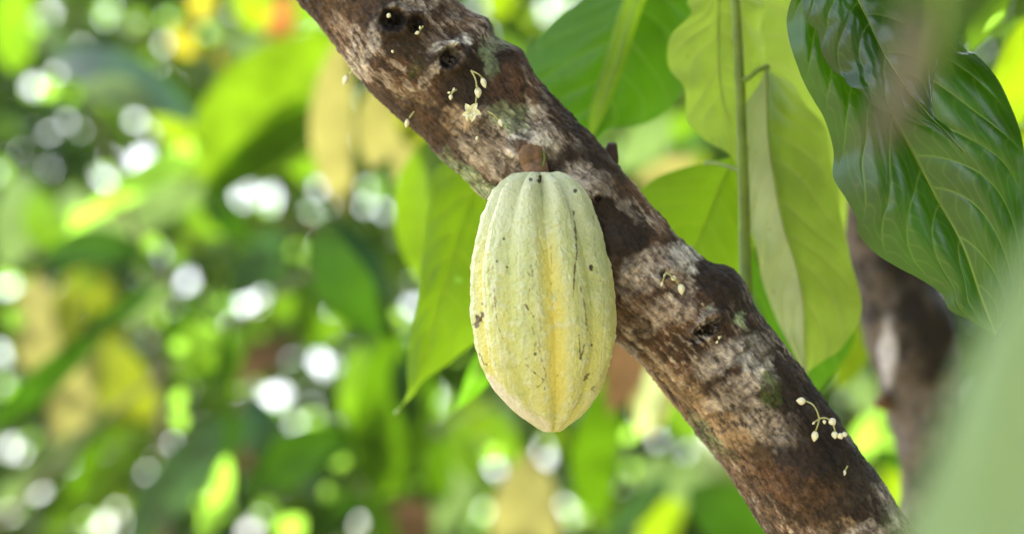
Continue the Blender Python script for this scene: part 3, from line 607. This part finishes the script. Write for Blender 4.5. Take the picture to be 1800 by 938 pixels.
# ------------------------------------------------------------------ second limb, right
def build_limb2():
    root = thing('rear_branch', P(1690, 960, 1.72), 'dark brown out of focus branch standing behind the big dark leaf', 'branch')
    A2 = [(1490, 250, 52), (1520, 340, 56), (1560, 470, 66), (1600, 600, 78), (1626, 720, 68), (1640, 850, 52), (1650, 960, 50), (1660, 1100, 52)]
    d = 1.72; nu, nv = 260, 120
    C = spline(PA([(x, y, d) for x, y, r in A2]), nu); R = np.interp(np.linspace(0, 1, nu), np.linspace(0, 1, len(A2)), [r for *_, r in A2]) / K * d
    T, A, B = frames(C); th = np.linspace(0, 2 * math.pi, nv, endpoint=False)
    D = (A[:, None] * np.cos(th)[None, :, None] + B[:, None] * np.sin(th)[None, :, None]); V = (C[:, None] + D * R[:, None, None]).reshape(-1, 3); N = D.reshape(-1, 3)
    V = V + N * ((fbm(V * 25, 4) - .5) * .02)[:, None]; px, py, _ = project(V)
    n1 = fbm(V * 22, 4); n2 = fbm(V * 60, 4)
    col = np.array((.035, .025, .020)) + np.array((.10, .075, .055)) * smooth(.45, .62, n1)[:, None]
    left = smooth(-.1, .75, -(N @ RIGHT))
    def mix(c, k):
        nonlocal col
        k = np.clip(k, 0, 1)[:, None]; col = col * (1 - k) + np.array(c) * k
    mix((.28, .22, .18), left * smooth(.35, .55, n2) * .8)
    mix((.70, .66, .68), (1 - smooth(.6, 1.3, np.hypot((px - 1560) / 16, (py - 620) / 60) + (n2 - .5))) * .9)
    mix((.30, .26, .24), smooth(.58, .66, n1) * .7)
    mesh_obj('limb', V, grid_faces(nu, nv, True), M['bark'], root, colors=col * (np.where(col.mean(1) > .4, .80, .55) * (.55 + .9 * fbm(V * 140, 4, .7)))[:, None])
    tb = tube('twig_stub', [P(1560, 705, d - .01), P(1548, 708, d - .03), P(1543, 712, d - .035)], [.009, .008, .005], M['stalk'], root, n=10, k=10, wob=.4)
build_limb2()

# ------------------------------------------------------------------ out-of-focus leaves: (x base, y base, x tip, y tip, width px, depth, depth tip, material, tilt)
def shoot(name, label, stem, rows, cat='shoot', stem_r=.006, group=None):
    base = stem[0]; root = thing(name, P(*base), label, cat, group)
    tube('stem', [P(*q) for q in stem], [stem_r, stem_r * .7, stem_r * .45], M['twig'], root, n=20, k=8)
    for i, (x0, y0, x1, y1, wd, d0, d1, mt, tl) in enumerate(rows):
        d0, d1 = [q if q < 2 else 1.6 + (q - 1.6) * 1.8 for q in (d0, d1)]
        lf = simple_leaf('leaf', P(x0, y0, d0), P(x1, y1, d1), wd / K * (d0 + d1) / 2, M[mt], root, tilt=math.radians(tl), seed=int(abs(x0 * 7 + y1)) % 9973)
    return root
G = 'out of focus sprays of leaves behind the branch'
shoot('leaf_spray', 'lime green leaf with dark drip tip hanging just left of the pod', [(900, 250, 1.5), (860, 280, 1.48), (835, 310, 1.47)], [], stem_r=.003)
hl = [o for o in bpy.data.objects if o.name.startswith('leaf_spray') and o.parent is None][-1]
near_leaf(hl, zdepth([(850, 300), (812, 400), (780, 500), (752, 600), (730, 668), (696, 728)], 1.50, 1.46),
          zdepth([(835, 290), (772, 292), (752, 370), (746, 440), (734, 510), (724, 580), (718, 650), (712, 690), (696, 728)], 1.50, 1.46),
          zdepth([(865, 300), (900, 400), (905, 500), (860, 580), (800, 630), (745, 668), (722, 700), (696, 728)], 1.52, 1.46), 'n_lime', quilt=.0025, camber=.10, wave=.003, veins=8, rib=.0012)
near_leaf(hl, zdepth([(868, 600), (840, 650), (800, 722)], 1.56), zdepth([(850, 600), (822, 650), (800, 722)], 1.56), zdepth([(880, 600), (862, 670), (800, 722)], 1.56), 'n_green', rib=0, nu=30, nv=6)
exec_rows = [
 ('leaf_spray', 'thin dark stems with narrow leaves slanting up across the lower left background', [(-40, 960, 2.6), (180, 740, 2.6), (420, 560, 2.6), (640, 420, 2.6)],
  [(180, 740, 120, 900, 40, 2.6, 2.6, 'deep', 20), (420, 560, 400, 690, 50, 2.6, 2.6, 'deep', 0), (300, 650, 430, 690, 40, 2.6, 2.6, 'green', 10), (540, 480, 560, 620, 46, 2.7, 2.7, 'deep', 0)]),
 ('leaf_spray', 'dark stem with drooping deep green leaves low between the pod and the left side', [(560, 980, 2.7), (640, 860, 2.7), (760, 760, 2.7), (900, 700, 2.7)],
  [(640, 860, 700, 960, 50, 2.7, 2.7, 'deep', 0), (760, 760, 780, 890, 50, 2.7, 2.7, 'deep', 10), (860, 715, 905, 830, 44, 2.7, 2.7, 'green', 0)]),
 ('leaf_spray', 'yellow green leaf strip hanging between the dry leaves and the lime leaf', [(790, 180, 1.9), (770, 240, 1.9), (755, 280, 1.9)],
  [(765, 230, 735, 500, 74, 1.9, 1.9, 'fresh', 0), (790, 200, 742, 330, 60, 1.95, 1.9, 'fresh', 0)]),
 ('dry_leaf_spray', 'tan dry leaves hanging under the upper left end of the branch', [(640, 20, 2.2), (630, 70, 2.2), (640, 110, 2.2)],
  [(600, 60, 608, 385, 78, 2.15, 2.2, 'tan', 15), (690, 130, 650, 300, 92, 2.2, 2.2, 'tan', 10), (740, 170, 715, 350, 100, 2.3, 2.3, 'tan', -10), (700, 150, 735, 260, 70, 2.1, 2.2, 'olive', 10)]),
 ('leaf_spray', 'very broad bright lime leaf slanting down left of the dry leaves', [(640, -40, 2.2), (620, 40, 2.2), (600, 90, 2.2)],
  [(610, 60, 345, 320, 200, 2.4, 2.5, 'fresh', 12), (600, 150, 350, 350, 84, 2.3, 2.4, 'deep', 40), (600, 180, 440, 320, 100, 2.4, 2.4, 'lime', 0), (600, 300, 470, 250, 60, 2.5, 2.5, 'green', 10)]),  # the deep green leaf stands in for a shadow band on the lime one
 ('leaf_spray', 'dark blue green leaf sagging across the upper left', [(60, 60, 2.6), (85, 85, 2.6), (95, 95, 2.6)],
  [(85, 92, 358, 222, 92, 2.6, 2.5, 'teal', 25), (100, 110, 350, 180, 60, 2.7, 2.7, 'dark', -10), (140, 150, 280, 205, 60, 2.5, 2.5, 'grey', 20), (110, 110, 60, 20, 60, 2.7, 2.8, 'green', 0), (30, -40, 20, 130, 70, 2.6, 2.7, 'green', 10)]),  # the first grey leaf stands in for the sheen on the dark one
 ('leaf_spray', 'long bright leaf whose lower edge crosses the left side diagonally', [(460, 150, 2.6), (440, 200, 2.6), (430, 235, 2.6)],
  [(430, 240, 110, 415, 52, 2.6, 2.5, 'bright', 15), (425, 290, 130, 470, 60, 2.7, 2.7, 'grey', 20), (440, 250, 300, 330, 60, 2.7, 2.7, 'lime', -20)]),
 ('leaf_spray', 'dark pointed leaf lying level at middle left', [(60, 440, 2.5), (70, 446, 2.5), (78, 450, 2.5)],
  [(72, 455, 270, 445, 66, 2.5, 2.5, 'dark', 10), (60, 330, 110, 470, 70, 2.8, 2.8, 'green', 10), (40, 300, 10, 480, 90, 2.9, 2.9, 'grey', 10), (110, 330, 200, 440, 70, 2.8, 2.8, 'grey', -10), (200, 350, 260, 440, 60, 3.0, 3.0, 'brown', 0)]),
 ('dry_leaf_spray', 'tan and olive leaves hanging at the lower left', [(90, 440, 2.9), (80, 470, 2.9), (70, 490, 2.9)],
  [(60, 480, 60, 680, 84, 2.9, 2.9, 'tan', 10), (140, 470, 120, 620, 60, 2.9, 2.9, 'olive', 0), (170, 480, 200, 640, 60, 3.0, 3.0, 'olive', 10), (190, 600, 90, 780, 90, 2.9, 2.9, 'tan', 15), (180, 590, 300, 760, 100, 2.8, 2.8, 'olive', 0), (250, 640, 160, 770, 70, 2.9, 2.9, 'fresh', 10)]),
 ('leaf_spray', 'long narrow dark leaves rising from the lower left corner', [(300, 480, 2.3), (285, 490, 2.3), (275, 498, 2.3)],
  [(285, 492, 130, 600, 34, 2.3, 2.3, 'dark', 0), (200, 552, -30, 760, 52, 2.3, 2.35, 'dark', 20), (330, 560, 400, 690, 90, 2.6, 2.6, 'green', 10), (340, 530, 300, 640, 60, 2.7, 2.7, 'dark', 0), (300, 480, 220, 570, 50, 2.5, 2.5, 'grey', 30)]),
 ('leaf_spray', 'very dark broad leaf hanging in the middle left of the picture', [(540, 390, 2.0), (550, 400, 2.0), (560, 408, 2.0)],
  [(560, 400, 702, 600, 92, 2.0, 2.0, 'dark', 0), (590, 390, 690, 540, 50, 2.1, 2.1, 'teal', 30), (560, 400, 600, 560, 40, 2.1, 2.1, 'lime', 0)]),
 ('leaf_spray', 'tall mid green leaf hanging left below the pod', [(700, 560, 2.3), (690, 580, 2.3), (680, 590, 2.3)],
  [(690, 560, 660, 885, 108, 2.4, 2.5, 'deep', 0), (630, 600, 650, 800, 60, 2.5, 2.5, 'green', 0), (760, 640, 700, 880, 80, 2.6, 2.6, 'deep', 10), (700, 620, 740, 760, 50, 2.4, 2.4, 'dark', 0), (720, 790, 640, 880, 50, 2.8, 2.8, 'green', 0)]),
 ('leaf_spray', 'grey sheened leaf between the two groups of bright spots', [(520, 380, 2.8), (510, 400, 2.8), (500, 410, 2.8)],
  [(490, 400, 395, 530, 84, 2.8, 2.8, 'teal', 35), (350, 330, 440, 430, 60, 2.9, 2.9, 'dark', 0), (330, 340, 390, 420, 60, 2.9, 2.9, 'green', 0), (540, 560, 380, 690, 60, 3.0, 3.0, 'brown', 0), (560, 520, 430, 620, 70, 3.0, 3.0, 'green', 0), (610, 560, 500, 600, 60, 3.0, 3.0, 'green', 0)]),
 ('leaf_spray', 'dark leaves spreading over the bottom left of the picture', [(430, 700, 2.4), (420, 720, 2.4), (410, 730, 2.4)],
  [(390, 730, 215, 960, 92, 2.4, 2.4, 'teal', 15), (430, 700, 330, 860, 70, 2.6, 2.6, 'dark', 0), (630, 760, 420, 870, 92, 2.5, 2.5, 'dark', 0), (400, 800, 350, 960, 46, 2.3, 2.3, 'bright', 20), (240, 790, 70, 960, 60, 2.8, 2.8, 'green', 20), (170, 760, -20, 900, 60, 2.8, 2.8, 'grey', 30), (300, 690, 190, 800, 60, 3., 3., 'green', 0), (640, 860, 560, 960, 50, 2.7, 2.7, 'dark', 0), (420, 760, 470, 880, 50, 3., 3., 'brown', 0), (440, 690, 470, 830, 80, 2.9, 2.9, 'teal', 30)]),
 ('leaf_spray', 'olive green leaves hanging under the tip of the pod', [(960, 780, 2.4), (950, 800, 2.4), (945, 810, 2.4)],
  [(930, 790, 940, 1060, 120, 2.5, 2.5, 'tan', 0), (1070, 640, 1050, 920, 84, 2.2, 2.3, 'deep', 10), (850, 760, 770, 960, 80, 3.0, 3., 'grey', 20), (780, 720, 860, 860, 60, 2.9, 2.9, 'green', 0), (1010, 800, 1080, 960, 60, 2.8, 2.8, 'green', 0), (700, 880, 740, 960, 80, 2.9, 2.9, 'brown', 0), (800, 700, 900, 780, 60, 3., 3., 'fresh', 0), (1170, 830, 1060, 950, 46, 2.5, 2.5, 'teal', 30), (1180, 800, 1110, 850, 50, 2.7, 2.7, 'grey', 0)]),
 ('dry_leaf_spray', 'brown and pinkish tan dead leaves right of the lower pod', [(1100, 540, 2.1), (1100, 570, 2.1), (1100, 590, 2.1)],
  [(1100, 560, 1072, 730, 74, 2.1, 2.1, 'brown', 10), (1120, 590, 1140, 775, 80, 2.15, 2.15, 'tan', 10), (1150, 640, 1120, 770, 56, 2.1, 2.1, 'pale', 20)]),
 ('leaf_spray', 'green leaves showing below the branch at bottom centre right', [(1330, 960, 2.2), (1320, 900, 2.2), (1290, 850, 2.2)],
  [(1230, 760, 1340, 900, 70, 2.3, 2.2, 'lime', 20), (1210, 860, 1380, 960, 110, 2.1, 2.1, 'dark', 0), (1150, 700, 1270, 790, 60, 2.6, 2.6, 'green', 10), (1240, 800, 1180, 900, 70, 2.6, 2.6, 'grey', 0), (1200, 880, 1120, 960, 70, 2.5, 2.5, 'lime', 0)]),
 ('leaf_spray', 'bright leaves between the branch and the dark rear branch', [(1560, 560, 2.3), (1520, 600, 2.3), (1500, 620, 2.3)],
  [(1510, 540, 1470, 690, 56, 1.9, 1.9, 'lime', 10), (1480, 640, 1530, 740, 60, 2.4, 2.4, 'grey', 20), (1600, 720, 1490, 800, 80, 2.5, 2.5, 'bright', 10), (1560, 800, 1600, 900, 50, 2.5, 2.5, 'lime', 0), (1500, 380, 1530, 560, 50, 1.85, 1.85, 'green', 0), (1450, 560, 1430, 690, 50, 2.3, 2.3, 'bright', 0), (1530, 790, 1600, 830, 40, 2.4, 2.4, 'dark', 0)]),
 ('leaf_spray', 'lime green leaves beyond the dark leaf in the top right corner', [(1840, -40, 1.8), (1820, 20, 1.8), (1800, 60, 1.8)],
  [(1830, 20, 1735, 250, 110, 1.8, 1.8, 'lime', 0), (1830, 180, 1780, 420, 90, 1.8, 1.8, 'lime', 20), (1760, -40, 1700, 90, 70, 1.9, 1.9, 'green', 0), (1765, 20, 1725, 55, 18, 1.6, 1.6, 'bright', 0)]),
 ('leaf_spray', 'blue green leaves seen through the gap above the rear stub', [(1250, 180, 2.6), (1230, 200, 2.6), (1220, 210, 2.6)],
  [(1170, 190, 1080, 300, 80, 2.6, 2.6, 'grey', 20), (1250, 200, 1120, 240, 50, 2.7, 2.7, 'green', 0), (1230, 280, 1110, 320, 40, 2.2, 2.2, 'tan', 0), (1240, 190, 1200, 280, 60, 2.9, 2.9, 'teal', 20)]),
 ('leaf_spray', 'yellow and orange ageing leaves at the top left of the branch', [(380, -60, 3.2), (390, -20, 3.2), (400, 10, 3.2)],
  [(305, 45, 345, 100, 42, 3.2, 3.2, 'yellow', 0), (385, 75, 425, 130, 42, 3.2, 3.2, 'yellow', 10), (505, -10, 480, 100, 46, 3.0, 3.0, 'orange', 0), (360, -30, 350, 40, 46, 3.2, 3.2, 'yellow', 0), (420, -40, 470, 60, 70, 3.1, 3.1, 'lime', 0), (540, -40, 560, 60, 60, 2.9, 2.9, 'green', 0), (430, 60, 400, 130, 60, 3.2, 3.2, 'grey', 0), (280, 160, 330, 260, 70, 3.4, 3.4, 'lime', 0), (900, -40, 870, 40, 60, 2.5, 2.5, 'lime', 0)]),
]
for nm, lb, st, rows in exec_rows: shoot(nm, lb, [(a_, b_, c_ if c_ < 2 else 1.6 + (c_ - 1.6) * 1.8) for a_, b_, c_ in st], rows, group=G)

# small leaves that catch the sun
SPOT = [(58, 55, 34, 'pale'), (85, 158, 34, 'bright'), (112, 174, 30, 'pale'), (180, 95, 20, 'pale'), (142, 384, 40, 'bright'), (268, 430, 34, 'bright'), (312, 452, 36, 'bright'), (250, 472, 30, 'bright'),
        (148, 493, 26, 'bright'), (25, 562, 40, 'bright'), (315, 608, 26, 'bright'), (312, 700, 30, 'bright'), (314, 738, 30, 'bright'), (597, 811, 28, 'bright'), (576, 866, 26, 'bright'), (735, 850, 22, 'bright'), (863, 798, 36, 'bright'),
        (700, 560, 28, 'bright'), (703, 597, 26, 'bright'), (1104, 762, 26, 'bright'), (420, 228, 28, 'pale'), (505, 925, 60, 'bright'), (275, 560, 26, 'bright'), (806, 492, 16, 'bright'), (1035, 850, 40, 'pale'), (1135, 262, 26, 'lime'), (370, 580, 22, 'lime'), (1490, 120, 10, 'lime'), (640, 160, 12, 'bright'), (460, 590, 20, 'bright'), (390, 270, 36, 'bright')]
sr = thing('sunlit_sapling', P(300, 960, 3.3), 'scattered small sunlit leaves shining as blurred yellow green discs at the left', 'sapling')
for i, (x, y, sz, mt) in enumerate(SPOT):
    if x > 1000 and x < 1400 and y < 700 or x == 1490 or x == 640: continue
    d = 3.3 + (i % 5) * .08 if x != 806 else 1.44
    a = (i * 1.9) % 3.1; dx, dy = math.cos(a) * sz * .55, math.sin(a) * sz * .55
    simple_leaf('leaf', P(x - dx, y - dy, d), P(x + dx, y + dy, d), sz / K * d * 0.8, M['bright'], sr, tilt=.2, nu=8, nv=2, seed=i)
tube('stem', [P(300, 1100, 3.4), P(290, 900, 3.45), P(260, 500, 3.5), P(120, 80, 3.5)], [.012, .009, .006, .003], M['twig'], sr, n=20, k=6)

# ------------------------------------------------------------------ far foliage with gaps to the sky
HOLES = [(185, 22, 22), (240, 40, 16), (300, 30, 13), (250, 285, 27), (187, 310, 21), (300, 272, 14), (240, 215, 9), (270, 205, 9), (430, 322, 19), (470, 350, 24), (395, 372, 13), (520, 440, 10), (548, 372, 11), (650, 328, 15), (672, 365, 12),
         (723, 310, 11), (0, 300, 14), (8, 500, 25), (45, 502, 20), (330, 494, 15), (432, 534, 18), (412, 530, 12), (450, 540, 12), (420, 632, 24), (565, 640, 18), (478, 702, 27), (495, 690, 14), (520, 742, 10), (552, 735, 10), (404, 740, 12), (0, 620, 16), (10, 680, 16), (140, 804, 15), (122, 812, 8),
         (15, 785, 14), (50, 775, 9), (35, 880, 15), (15, 900, 14), (65, 862, 12), (90, 838, 8), (210, 890, 15), (180, 920, 18), (160, 935, 15), (468, 895, 17), (440, 930, 8), (757, 690, 22), (765, 720, 12), (730, 540, 14), (968, 775, 27), (960, 800, 15), (1010, 908, 17), (995, 885, 10), (1035, 900, 10), (1065, 835, 11), (1110, 822, 11),
         (820, 870, 13), (850, 900, 15), (835, 930, 13), (790, 895, 9), (1250, 800, 14), (1205, 255, 13), (1130, 655, 10), (1150, 700, 8), (1155, 735, 8), (965, 15, 26), (1000, 0, 20), (935, 40, 14), (600, 110, 13), (575, 80, 9), (1540, 760, 22), (1505, 690, 8), (1570, 850, 12), (1450, 605, 10), (350, 880, 6), (100, 130, 8), (60, 150, 7), (640, 180, 9), (1745, 40, 6), (560, 330, 8), (840, 15, 9), (90, 20, 8), (1785, 60, 10)]
def far_mass(name, label, d0, d1, x0, x1, y0, y1, n, size, mats_w, holes=True, seed=1, margin=4, kind='stuff'):
    r = np.random.RandomState(seed); d = d0 + (d1 - d0) * r.rand(n)
    x = x0 + (x1 - x0) * r.rand(n); y = y0 + (y1 - y0) * r.rand(n)
    ln = size * (0.6 + .8 * r.rand(n)); wd = ln * (.34 + .16 * r.rand(n)); ang = math.pi * .5 + (r.rand(n) - .5) * 2.6
    lp = ln / d * K * .5; wp = wd / d * K * .5; foreshort = .55 + .45 * r.rand(n)
    keep = np.ones(n, bool)
    if holes:
        rh = np.random.RandomState(77); extra = [(x_, y_, 1.2 + 3.5 * q_) for x_, y_, q_ in zip(rh.rand(260) * 1800, rh.rand(260) * 938, rh.rand(260) ** 2)]
        for hx, hy, hr in [(a_, b_, c_ * .36) for a_, b_, c_ in HOLES] + extra:
            ca, sa = np.cos(ang), np.sin(ang); dx, dy = hx - x, hy - y
            u = dx * ca + dy * sa; v = -dx * sa + dy * ca
            du = np.maximum(np.abs(u) - lp * .92, 0); dv = np.maximum(np.abs(v) - wp * .9, 0)
            keep &= np.hypot(du, dv) > hr + (margin if hr > 6 else 0)
    x, y, d, ln, wd, ang = [q[keep] for q in (x, y, d, ln, wd, ang)]; m = len(x)
    ctr = PA(np.stack([x, y, d], 1))
    A_ = RIGHT * np.cos(ang)[:, None] - UP * np.sin(ang)[:, None] + VIEW * ((r.rand(m) - .5) * .7)[:, None]; A_ /= np.linalg.norm(A_, axis=1)[:, None]
    nn = -VIEW + (r.rand(m, 3) - .5) * 1.3; Bv = np.cross(A_, nn); Bv /= np.linalg.norm(Bv, axis=1)[:, None]; Nn = np.cross(Bv, A_)
    prof = [(-.5, 0, 0), (-.22, .42, .05), (.12, .46, .07), (.5, 0, -.05), (.12, -.46, .07), (-.22, -.42, .05), (-.05, 0, .0)]
    V = np.stack([ctr + A_ * (a * ln)[:, None] + Bv * (b * wd)[:, None] + Nn * (c * ln)[:, None] for a, b, c in prof], 1).reshape(-1, 3)
    tri = np.array([(0, 1, 6), (1, 2, 6), (2, 3, 6), (3, 4, 6), (4, 5, 6), (5, 0, 6)])
    F = (np.arange(m)[:, None, None] * 7 + tri[None]).reshape(-1, 3)
    o = mesh_obj(name, V, F, M[mats_w[0][0]])
    for k_, _ in mats_w[1:]: o.data.materials.append(M[k_])
    zone = fbm(np.stack([x / 95, y / 95, d * 0 + seed], 1), 2)
    e = zone * .75 + r.rand(m) * .25; order = np.argsort(np.argsort(e)) / m
    edges = np.cumsum([q for _, q in mats_w]); edges = edges / edges[-1]
    mi = np.searchsorted(edges, order).clip(0, len(mats_w) - 1)
    o.data.polygons.foreach_set('material_index', np.repeat(mi, 6).astype(np.int32))
    tag(o, label, 'foliage', kind='stuff')
    return o
WHT = [('dark', .16), ('teal', .12), ('green', .30), ('grey', .10), ('fresh', .20), ('lime', .10), ('olive', .02)]
far_mass('distant_foliage', 'blurred green leaves hanging far behind the branch', 7.0, 7.6, -900, 2700, -500, 1250, 5500, .15, WHT, seed=5, margin=2)
far_mass('middle_foliage', 'loose blurred leaves in front of the distant foliage', 5.4, 6.4, -700, 2500, -350, 1150, 1100, .15, WHT, seed=9, margin=14)
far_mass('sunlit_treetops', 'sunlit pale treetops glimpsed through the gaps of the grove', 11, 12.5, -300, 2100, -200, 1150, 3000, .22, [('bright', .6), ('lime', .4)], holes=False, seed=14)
def leaf_wall():
    """the closed far side of the grove: small leaves, open only at the gaps"""
    r = np.random.RandomState(4); n = 230000; d = 8.6 + .7 * r.rand(n)
    x = -700 + 3200 * r.rand(n); y = -400 + 1600 * r.rand(n); keep = np.ones(n, bool)
    rh = np.random.RandomState(77); m_ = 520
    extra = list(zip(rh.rand(m_) * 1800, rh.rand(m_) * 938, 1.0 + 3.4 * rh.rand(m_) ** 2))
    for hx, hy, hr in [(a, b, c * .52) for a, b, c in HOLES] + extra: keep &= np.hypot(x - hx, y - hy) > hr + 7
    x, y, d = x[keep], y[keep], d[keep]; m = len(x); ctr = PA(np.stack([x, y, d], 1))
    ang = r.rand(m) * math.pi; A_ = RIGHT * np.cos(ang)[:, None] - UP * np.sin(ang)[:, None] + VIEW * ((r.rand(m) - .5) * .8)[:, None]; A_ /= np.linalg.norm(A_, axis=1)[:, None]
    nn = -VIEW + (r.rand(m, 3) - .5) * 1.4; Bv = np.cross(A_, nn); Bv /= np.linalg.norm(Bv, axis=1)[:, None]
    ln = .050 + .022 * r.rand(m)
    V = np.stack([ctr + A_ * (a * ln)[:, None] + Bv * (b * ln)[:, None] for a, b in ((-.5, 0), (0, .27), (.5, 0), (0, -.27))], 1).reshape(-1, 3)
    F = np.arange(m * 4).reshape(m, 4)
    o = mesh_obj('far_grove', V, F, M['green'], smoothf=False)
    ks = [('dark', .04), ('deep', .08), ('green', .20), ('teal', .08), ('fresh', .26), ('grey', .18), ('lime', .14), ('olive', .04)]
    for k_, _ in ks[1:]: o.data.materials.append(M[k_])
    o.data.materials[0] = M['dark']
    zone = fbm(np.stack([x / 130, y / 130, d * 0], 1), 3); e = zone * .9 + r.rand(m) * .1; order = np.argsort(np.argsort(e)) / m
    perm = np.searchsorted(np.cumsum([q for _, q in ks]), order).clip(0, len(ks) - 1)
    o.data.polygons.foreach_set('material_index', perm.astype(np.int32))
    tag(o, 'dense far side of the grove with small bright gaps to the sky', 'foliage', kind='stuff')
leaf_wall()

# unseen leaves added along the sun's rays to keep branch and pod in shade
def canopy():
    r = np.random.RandomState(21); pts = []
    sd = np.array(sun_dir)
    a1 = np.cross(sd, UP); a1 /= np.linalg.norm(a1); a2 = np.cross(sd, a1)
    line = PA([(x, y, BD) for x, y, _ in AX[1:]] + [(955, 450, PD), (955, 600, PD), (960, 740, PD), (1640, 100, 1.2), (1560, 200, 1.2), (1700, 350, 1.2), (1650, 450, 1.2), (1600, 600, 1.7), (1620, 750, 1.7)])
    line = np.concatenate([spline(line[:15], 40), line[15:], PA([(1650, y_, .56) for y_ in (-120, -60, 0, 60, 120)])])
    n = 2400; V = []; F = []
    for i in range(n):
        b = line[r.randint(len(line))]; t = 1.0 + 1.0 * r.rand()
        c = b + sd * t + a1 * (r.randn() * .055) + a2 * (r.randn() * .055)
        V.append(c)
    for i in range(1500):
        dr = UP + RIGHT * (.25 + .7 * r.rand()) - VIEW * .5 * (r.rand() - .4); dr /= np.linalg.norm(dr)
        V.append(line[r.randint(40)] + dr * (.75 + .7 * r.rand()) + r.randn(3) * .06)
    ctr = np.array(V); ok = project(ctr)[1] < -130; ctr = ctr[ok]; m = len(ctr)
    A_ = r.randn(m, 3); A_[:, 2] -= .3; A_ /= np.linalg.norm(A_, axis=1)[:, None]; nn = sd + r.randn(m, 3) * .5; Bv = np.cross(A_, nn); Bv /= np.linalg.norm(Bv, axis=1)[:, None]; Nn = np.cross(Bv, A_)
    ln = .16 + .08 * r.rand(m); wd = ln * .4
    prof = [(-.5, 0, 0), (-.22, .42, .05), (.12, .46, .07), (.5, 0, -.05), (.12, -.46, .07), (-.22, -.42, .05), (-.05, 0, .0)]
    Vv = np.stack([ctr + A_ * (a * ln)[:, None] + Bv * (b * wd)[:, None] + Nn * (c * ln)[:, None] for a, b, c in prof], 1).reshape(-1, 3)
    tri = np.array([(0, 1, 6), (1, 2, 6), (2, 3, 6), (3, 4, 6), (4, 5, 6), (5, 0, 6)]); F = (np.arange(m)[:, None, None] * 7 + tri[None]).reshape(-1, 3)
    o = mesh_obj('added_shade_foliage', Vv, F, M['dark']); tag(o, 'unseen leaves added above the branch to keep it in shade', 'foliage', kind='stuff')
canopy()

# unseen foliage added right, above and behind to block skylight, open to the left
def grove():
    r = np.random.RandomState(31); n = 5200
    az = np.radians(38 + 128 * r.rand(n)); el = np.radians(-8 + 90 * r.rand(n) ** .8); rad = 3.0 + 1.5 * r.rand(n)
    ctr = np.stack([np.sin(az) * np.cos(el) * rad, np.cos(az) * np.cos(el) * rad, 1.6 + np.sin(el) * rad], 1)
    ok = (np.sin(az * 5 + 1) + np.sin(el * 9) + r.rand(n) * 1.2) > -.35; ctr = ctr[ok]; m = len(ctr)
    to = np.array((0, 1.2, 1.7)) - ctr; to /= np.linalg.norm(to, axis=1)[:, None]
    A_ = r.randn(m, 3); A_[:, 2] -= 1; A_ /= np.linalg.norm(A_, axis=1)[:, None]; nn = to + r.randn(m, 3) * .5; Bv = np.cross(A_, nn); Bv /= np.linalg.norm(Bv, axis=1)[:, None]; Nn = np.cross(Bv, A_)
    ln = .28 + .16 * r.rand(m); wd = ln * .4
    prof = [(-.5, 0, 0), (-.22, .42, .05), (.12, .46, .07), (.5, 0, -.05), (.12, -.46, .07), (-.22, -.42, .05), (-.05, 0, .0)]
    V = np.stack([ctr + A_ * (a * ln)[:, None] + Bv * (b * wd)[:, None] + Nn * (c * ln)[:, None] for a, b, c in prof], 1).reshape(-1, 3)
    tri = np.array([(0, 1, 6), (1, 2, 6), (2, 3, 6), (3, 4, 6), (4, 5, 6), (5, 0, 6)]); F = (np.arange(m)[:, None, None] * 7 + tri[None]).reshape(-1, 3)
    o = mesh_obj('sky_blocking_foliage', V, F, M['green']); o.data.materials.append(M['dark'])
    o.data.polygons.foreach_set('material_index', np.repeat(r.randint(0, 2, m), 6).astype(np.int32))
    tag(o, 'unseen leaves added to the side and overhead to block skylight', 'foliage', kind='stuff')
grove()
